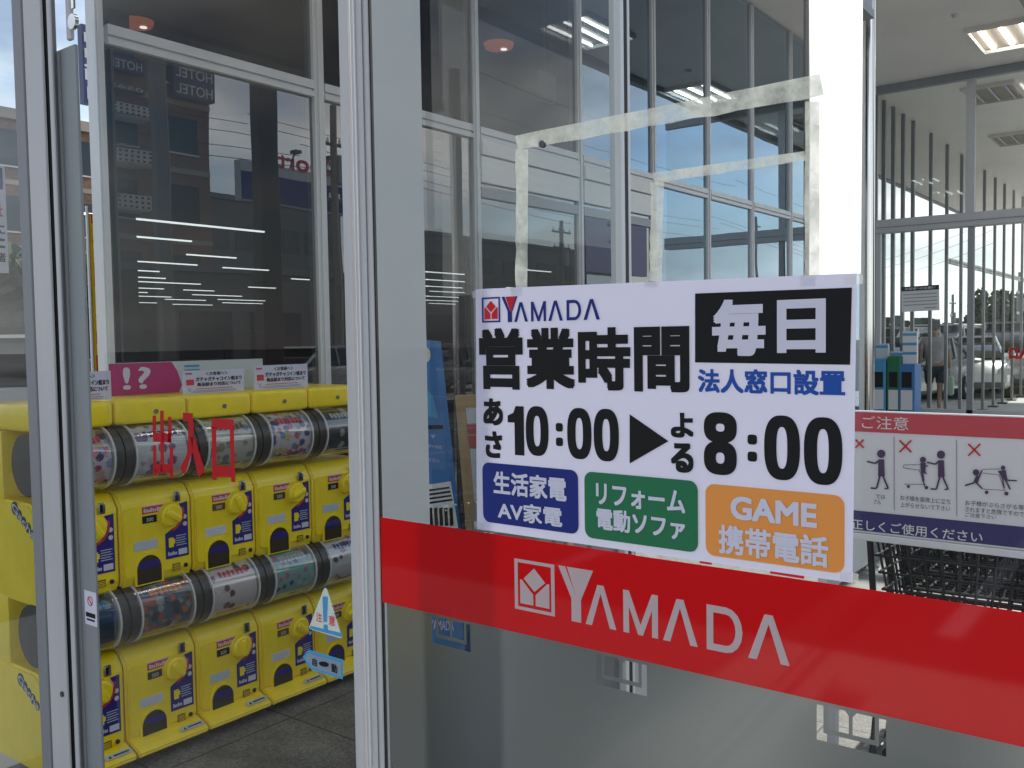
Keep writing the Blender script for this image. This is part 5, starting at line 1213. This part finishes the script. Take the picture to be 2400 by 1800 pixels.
# a sign mast and a lamp pole in the car park, mirrored in the glass
for nm_, lb_, px_, yv_, wd_, h_, m_ in (('sign_mast', 'broad dark brown sign mast mirrored beside the billboard in the left pane', 620, 13.0, .40, 13.0, 'brown_steel'), ('lamp_mast', 'slim grey lamp mast mirrored in front of the hotel', 372, 15.0, .26, 11.0, 'pole')):
    q = mir(px_, 300, yv_); t = thing(nm_, lb_, 'mast', (q.x, q.y, -.02))
    MB().box(-wd_/2, wd_/2, -wd_/3, wd_/3, 0, h_, .02).build('shaft', M[m_], t); MB().box(-wd_, wd_, -wd_*.7, wd_*.7, 0, .25, .02).build('base', M['concrete'], t); MB().box(-wd_*2.5, wd_*2.5, -.3, .3, h_+.002, h_+1.6, .03).build('head_panel' if wd_ > .3 else 'lamp_head', M['steel_grey'], t)
# the hotel mirrored in the glass
q0 = mir(486, 270, 35); hx = q0.x
ht, w_, d_, yf, fh, cw, s_ = building('hotel_building', 'tall brown brick hotel with white balconies, mirrored in the dark glass', 'building', hx-11, hx, -40, -27.9, 17.5, M['brickwall'], 6, 4, '+y')
cx_ = hx-5.5; cy_ = (-40-27.9)/2
def hq(px, py): p_ = mir(px, py, 35); return p_.x-cx_, p_.z+.02
for px0, py0, px1, py1 in ((232, 245, 325, 290), (232, 350, 325, 395), (232, 455, 325, 498), (232, 150, 232, 150)):
    if px0 == px1: continue
    x0, z1 = hq(px0, py0); x1, z0 = hq(px1, py1); b = MB(); b.box(x0, x1, yf+.9, yf+1.0, z0, z1); b.box(x0, x1, yf+.03, yf+.9, z0-.06, z0); bo = b.build('balcony', M['lattice'], ht)
    b = MB()
    for k in range(7):
        for r_ in range(3): b.box(x0+(x1-x0)*(k+.3)/7, x0+(x1-x0)*(k+.7)/7, yf+1.001, yf+1.02, z0+(z1-z0)*(r_+.25)/3, z0+(z1-z0)*(r_+.7)/3)
    b.build('lattice', M['window_dark'], bo)
def hsign(px0, py0, px1, py1, txts, m, dep=.35):
    x0, z1 = hq(px0, py0); x1, z0 = hq(px1, py1); o2 = MB().box(min(x0, x1), max(x0, x1), yf+.2, yf+.2+dep, z0, z1).build('sign_board', m, ht)
    lm_ = MB(); n_ = len(txts)
    for i, tx in enumerate(txts):
        hh_ = (z1-z0)/n_; lettering(tx, (max(x0, x1)-(abs(x1-x0))*.06, yf+.2+dep+.01, z1-hh_*(i+.82)), (-abs(x1-x0)*.88, 0, 0), (0, 0, hh_*.62), None, None, .02, 'x', lm_)
    lm_.build('lettering', M['lattice'], o2)
hsign(232, 128, 322, 182, ['HOTEL'], M['sign_navy']); hsign(232, 192, 324, 226, ['0565'], M['steel_dark']); hsign(388, 150, 481, 245, ['HOTEL', 'HOTEL'], M['sign_navy'])
# sports shop with its billboard and lamp arms
p0, p1 = mir(566, 372, 30), mir(790, 495, 30)
sh = thing('sports_shop', 'low dark shop with a blue and white sports billboard, mirrored in the glass', 'building', ((p0.x+p1.x)/2+2, p0.y-3, -.02)); sx, sy_ = sh.location.x, sh.location.y
MB().box(-8, 10, -5, 2.4, 0, 4.3).build('wall', M['steel_dark'], sh); MB().box(-8.2, 10.2, -5.2, 2.6, 4.31, 4.6).build('roof', M['roof_grey'], sh)
for k in range(5): MB().box(-7+k*3.3, -4.6+k*3.3, 2.41, 2.46, .5, 2.8).build('window', M['window_dark'], sh)
bo = MB().box(p0.x-sx, p1.x-sx+1.5, 2.5, 2.9, p1.z, p0.z).build('billboard', M['card_grey'], sh)
MB().box(p0.x-sx, p1.x-sx+1.5, 2.901, 2.92, p1.z+.02, p1.z+1.1).build('billboard_band', M['navy'], bo)
lm = MB(); lettering('Sports', (p1.x-sx-.2, 2.93, p1.z+1.25), (-3.2, 0, 0), (0, 0, .9), None, None, .04, 'x', lm); lm.build('lettering', M['lbl_red'], bo)
for k in range(3):
    xx = p0.x-sx+.9+k*1.7; b = MB(); b.tube((xx, 2.8, p0.z), (xx-.9, 4.2, p0.z+.35), .035, n=6); b.box(xx-1.05, xx-.75, 4.1, 4.4, p0.z+.28, p0.z+.40); b.build('lamp_arm', M['steel_dark'], bo)
for nm_, lb_, pa, pb, yv in (('office_block', 'dark office block mirrored behind the sports billboard', (482, 462), (800, 480), 62), ('factory_building', 'long dark factory mirrored low in the glass left of the poster', (985, 548), (1440, 560), 66)):
    pa, pb = mir(*pa, yv), mir(*pb, yv); t = thing(nm_, lb_, 'building', ((pa.x+pb.x)/2, pa.y-5, -.02)); hw = (pb.x-pa.x)/2
    MB().box(-hw, hw, -5, 5, 0, pa.z).build('wall', M['steel_dark'], t); MB().box(-hw-.2, hw+.2, -5.2, 5.2, pa.z+.01, pa.z+.4).build('roof', M['roof_grey'], t)
    for f_ in range(3):
        for k in range(6): MB().box(-hw+hw*2*(k+.15)/6, -hw+hw*2*(k+.85)/6, 5.002, 5.05, 1.2+f_*pa.z/3.3, 1.2+(f_+.5)*pa.z/3.3).build('window', M['window_dark'], t)
# neighbouring block and hall mirrored at the right
t = thing('long_hall', 'long pale hall with a curved roof mirrored just above the poster', 'building', (112, -75, -.02))
b = MB(); b.prism([(-24, 0), (24, 0), (24, 3.2), (15, 4.4), (0, 5.2), (-15, 4.4), (-24, 3.2)], 1, -8, 8); b.build('wall', M['cream'], t)
b = MB(); b.prism([(24.4, 3.22), (15, 4.42), (0, 5.22), (-15, 4.42), (-24.4, 3.22), (-24.4, 3.5), (-15, 4.8), (0, 5.6), (15, 4.8), (24.4, 3.5)], 1, -8.3, 8.3); b.build('roof', M['card_grey'], t)
for k in range(7): MB().box(-21+k*6.4, -17.5+k*6.4, 8.001, 8.05, .6, 2.4).build('window', M['window_dark'], t)
# the brick block directly visible at the left
p0 = at(0, 280, 1, 45); p1 = at(214, 240, 1, 45)
bk, w_, d_, yf, fh, cw, s_ = building('apartment_building', 'brown brick apartment building behind the left side glass', 'building', p0.x-10, p1.x+.6, 45, 58, 12.2, M['brickwall'], 4, 5, '-y')
x0, z1 = at(188, 55, 1, 44.6).x-bk.location.x, at(188, 55, 1, 44.6).z; x1, z0 = at(212, 240, 1, 44.6).x-bk.location.x, at(188, 240, 1, 44.6).z
MB().box(x0, x1, -d_-.5, -d_-.1, z0, z1).build('sign_board', M['sign_navy'], bk)
b = MB(); zz_ = z1-z0
for k, (f0_, f1_) in enumerate(((.10, .22), (.30, .42))): b.box(x0+.1, x1-.1, -d_-.53, -d_-.51, z1-zz_*f1_, z1-zz_*f0_)
b.build('sign_panel', M['lattice'], bk)
lm = MB(); lettering('i', (x0+.05, -d_-.54, z0+zz_*.30), (.3, 0, 0), (0, 0, zz_*.2), None, None, .02, 'x', lm); lettering('n', (x0+.15, -d_-.54, z0+zz_*.06), (.6, 0, 0), (0, 0, zz_*.16), None, None, .02, 'x', lm); lm.build('lettering', M['white'], bk)
p0 = at(2007, 548, 0, 60); p1 = at(2022, 640, 0, 60)
# yellow flag at the store corner
c0_ = at(204, 500, 1, 6.2); c1_ = at(231, 872, 1, 6.2)
t = thing('yellow_flag', 'tall yellow sales flag with red marks behind the door stile', 'flag', (c0_.x, 6.2, 0))
MB().tube((0, 0, 0), (0, 0, c0_.z+.05), .012, n=8).build('pole', M['white_panel'], t)
b = MB()
for j in range(10):
    z0_, z1_ = c1_.z+(c0_.z-c1_.z)*j/10, c1_.z+(c0_.z-c1_.z)*(j+1)/10; w__ = c1_.x-c0_.x+.14
    b.quad((.01, .01*math.sin(j), z0_), (w__, -.02*math.sin(j), z0_), (w__, -.02*math.sin(j+1), z1_), (.01, .01*math.sin(j+1), z1_))
b.build('cloth', M['nobori'], t, True)
lm = MB(); H_ = c0_.z-c1_.z
for k, ch in enumerate('セール中'): lettering(ch, (.015, -.035, c1_.z+H_*(.74-.2*k)), (.11, 0, 0), (0, 0, H_*.15), None, None, .05, 'x', lm)
lm.box(.012, .16, -.032, -.028, c0_.z-.07, c0_.z-.005).box(.012, .16, -.032, -.028, c1_.z+.005, c1_.z+.12); lm.build('lettering', M['red'], t)
# white hanging sign at the far left
a_ = at(-60, 380, 1, 3.75); c2 = at(21, 640, 1, 3.75)
t = thing('vertical_sign', 'white vertical sign with a dark top at the left edge', 'sign', (a_.x, 3.75, 0)); W_, H_ = c2.x-a_.x, a_.z-c2.z
MB().box(0, W_, 0, .03, c2.z, a_.z).build('panel', M['white'], t); MB().box(0, W_-.01, -.002, -.0005, a_.z-H_*.22, a_.z-H_*.02).build('dark_panel', M['sign_navy'], t)
lm = MB(); lettering('社', (W_-.05, -.003, c2.z+H_*.52), (.035, 0, 0), (0, 0, H_*.12), None, None, .03, 'x', lm); lm.build('lettering', M['red'], t)
lm = MB()
for k, ch in enumerate('に：者'): lettering(ch, (W_-.04, -.003, c2.z+H_*(.36-.13*k)), (.03, 0, 0), (0, 0, H_*.09), None, None, .03, 'x', lm)
lm.build('lettering', M['black'], t); MB().tube((W_*.5, .05, 0), (W_*.5, .05, c2.z+.1), .015, n=8).build('stand', M['steel_dark'], t)
# trees far beyond the car park
def tree(label, loc, h, seed):
    rd = random.Random(seed); t_ = thing('tree', label, 'tree', loc, 0, 'dark trees beyond the car park')
    b_ = MB(); b_.tube((0, 0, 0), (0, 0, h*.45), h*.035, h*.02, 8)
    for k in range(5): a2 = rd.uniform(0, 6.3); b_.tube((0, 0, h*(.28+.04*k)), (math.cos(a2)*h*.22, math.sin(a2)*h*.22, h*(.5+.05*k)), h*.014, h*.006, 6)
    b_.build('trunk', M['trunk'], t_); b_ = MB()
    cl = [(rd.gauss(0, h*.17), rd.gauss(0, h*.17), h*rd.uniform(.38, .86), h*rd.uniform(.10, .18)) for _ in range(14)]
    for x, y, z, r_ in cl:
        for _ in range(60):
            d = Vector((rd.gauss(0, 1), rd.gauss(0, 1), rd.gauss(0, 1))).normalized()*r_*rd.uniform(.6, 1.1); c_ = Vector((x, y, z))+d; s2 = h*.035
            u_ = Vector((rd.gauss(0, 1), rd.gauss(0, 1), rd.gauss(0, 1))).normalized(); v_ = u_.orthogonal().normalized()
            b_.quad(c_-u_*s2-v_*s2, c_+u_*s2-v_*s2, c_+u_*s2+v_*s2, c_-u_*s2+v_*s2)
    b_.build('crown', M['wood_leaf'], t_); return t_
for i, (px, X, h, lb) in enumerate([(2330, 80, 5.2, 'dark round tree left of the pair beyond the white sedan'), (2362, 78, 5.0, 'dark tree right of the pair beyond the white sedan'), (2400, 85, 4.6, 'dark tree at the right edge of the horizon')]):
    q = at(px, 780, 0, X); tree(lb, (q.x, q.y, -.02), h, i)
for i, (px, Y, lb) in enumerate([(-30, 26, 'dark tree at the left edge behind the side glass'), (60, 30, 'dark tree behind the left door frame post')]):
    q = at(px, 780, 1, Y); tree(lb, (q.x, q.y, -.02), 5.0, 20+i)
b = MB(); rd = random.Random(3)
for k in range(900):
    x = rd.uniform(105, 125); y = rd.uniform(20, 62); z = rd.uniform(0, 2.3+.9*math.sin(y*.7)); s2 = .5
    b.quad((x, y-s2, z), (x+.3, y+s2, z+.1), (x, y+s2, z+s2*1.3), (x-.2, y-s2, z+s2*1.2))
o = b.build('far_hedge', M['wood_leaf']); o['kind'] = 'stuff'; tag(o, 'low dark line of far hedges and trees beyond the car park', 'hedge')
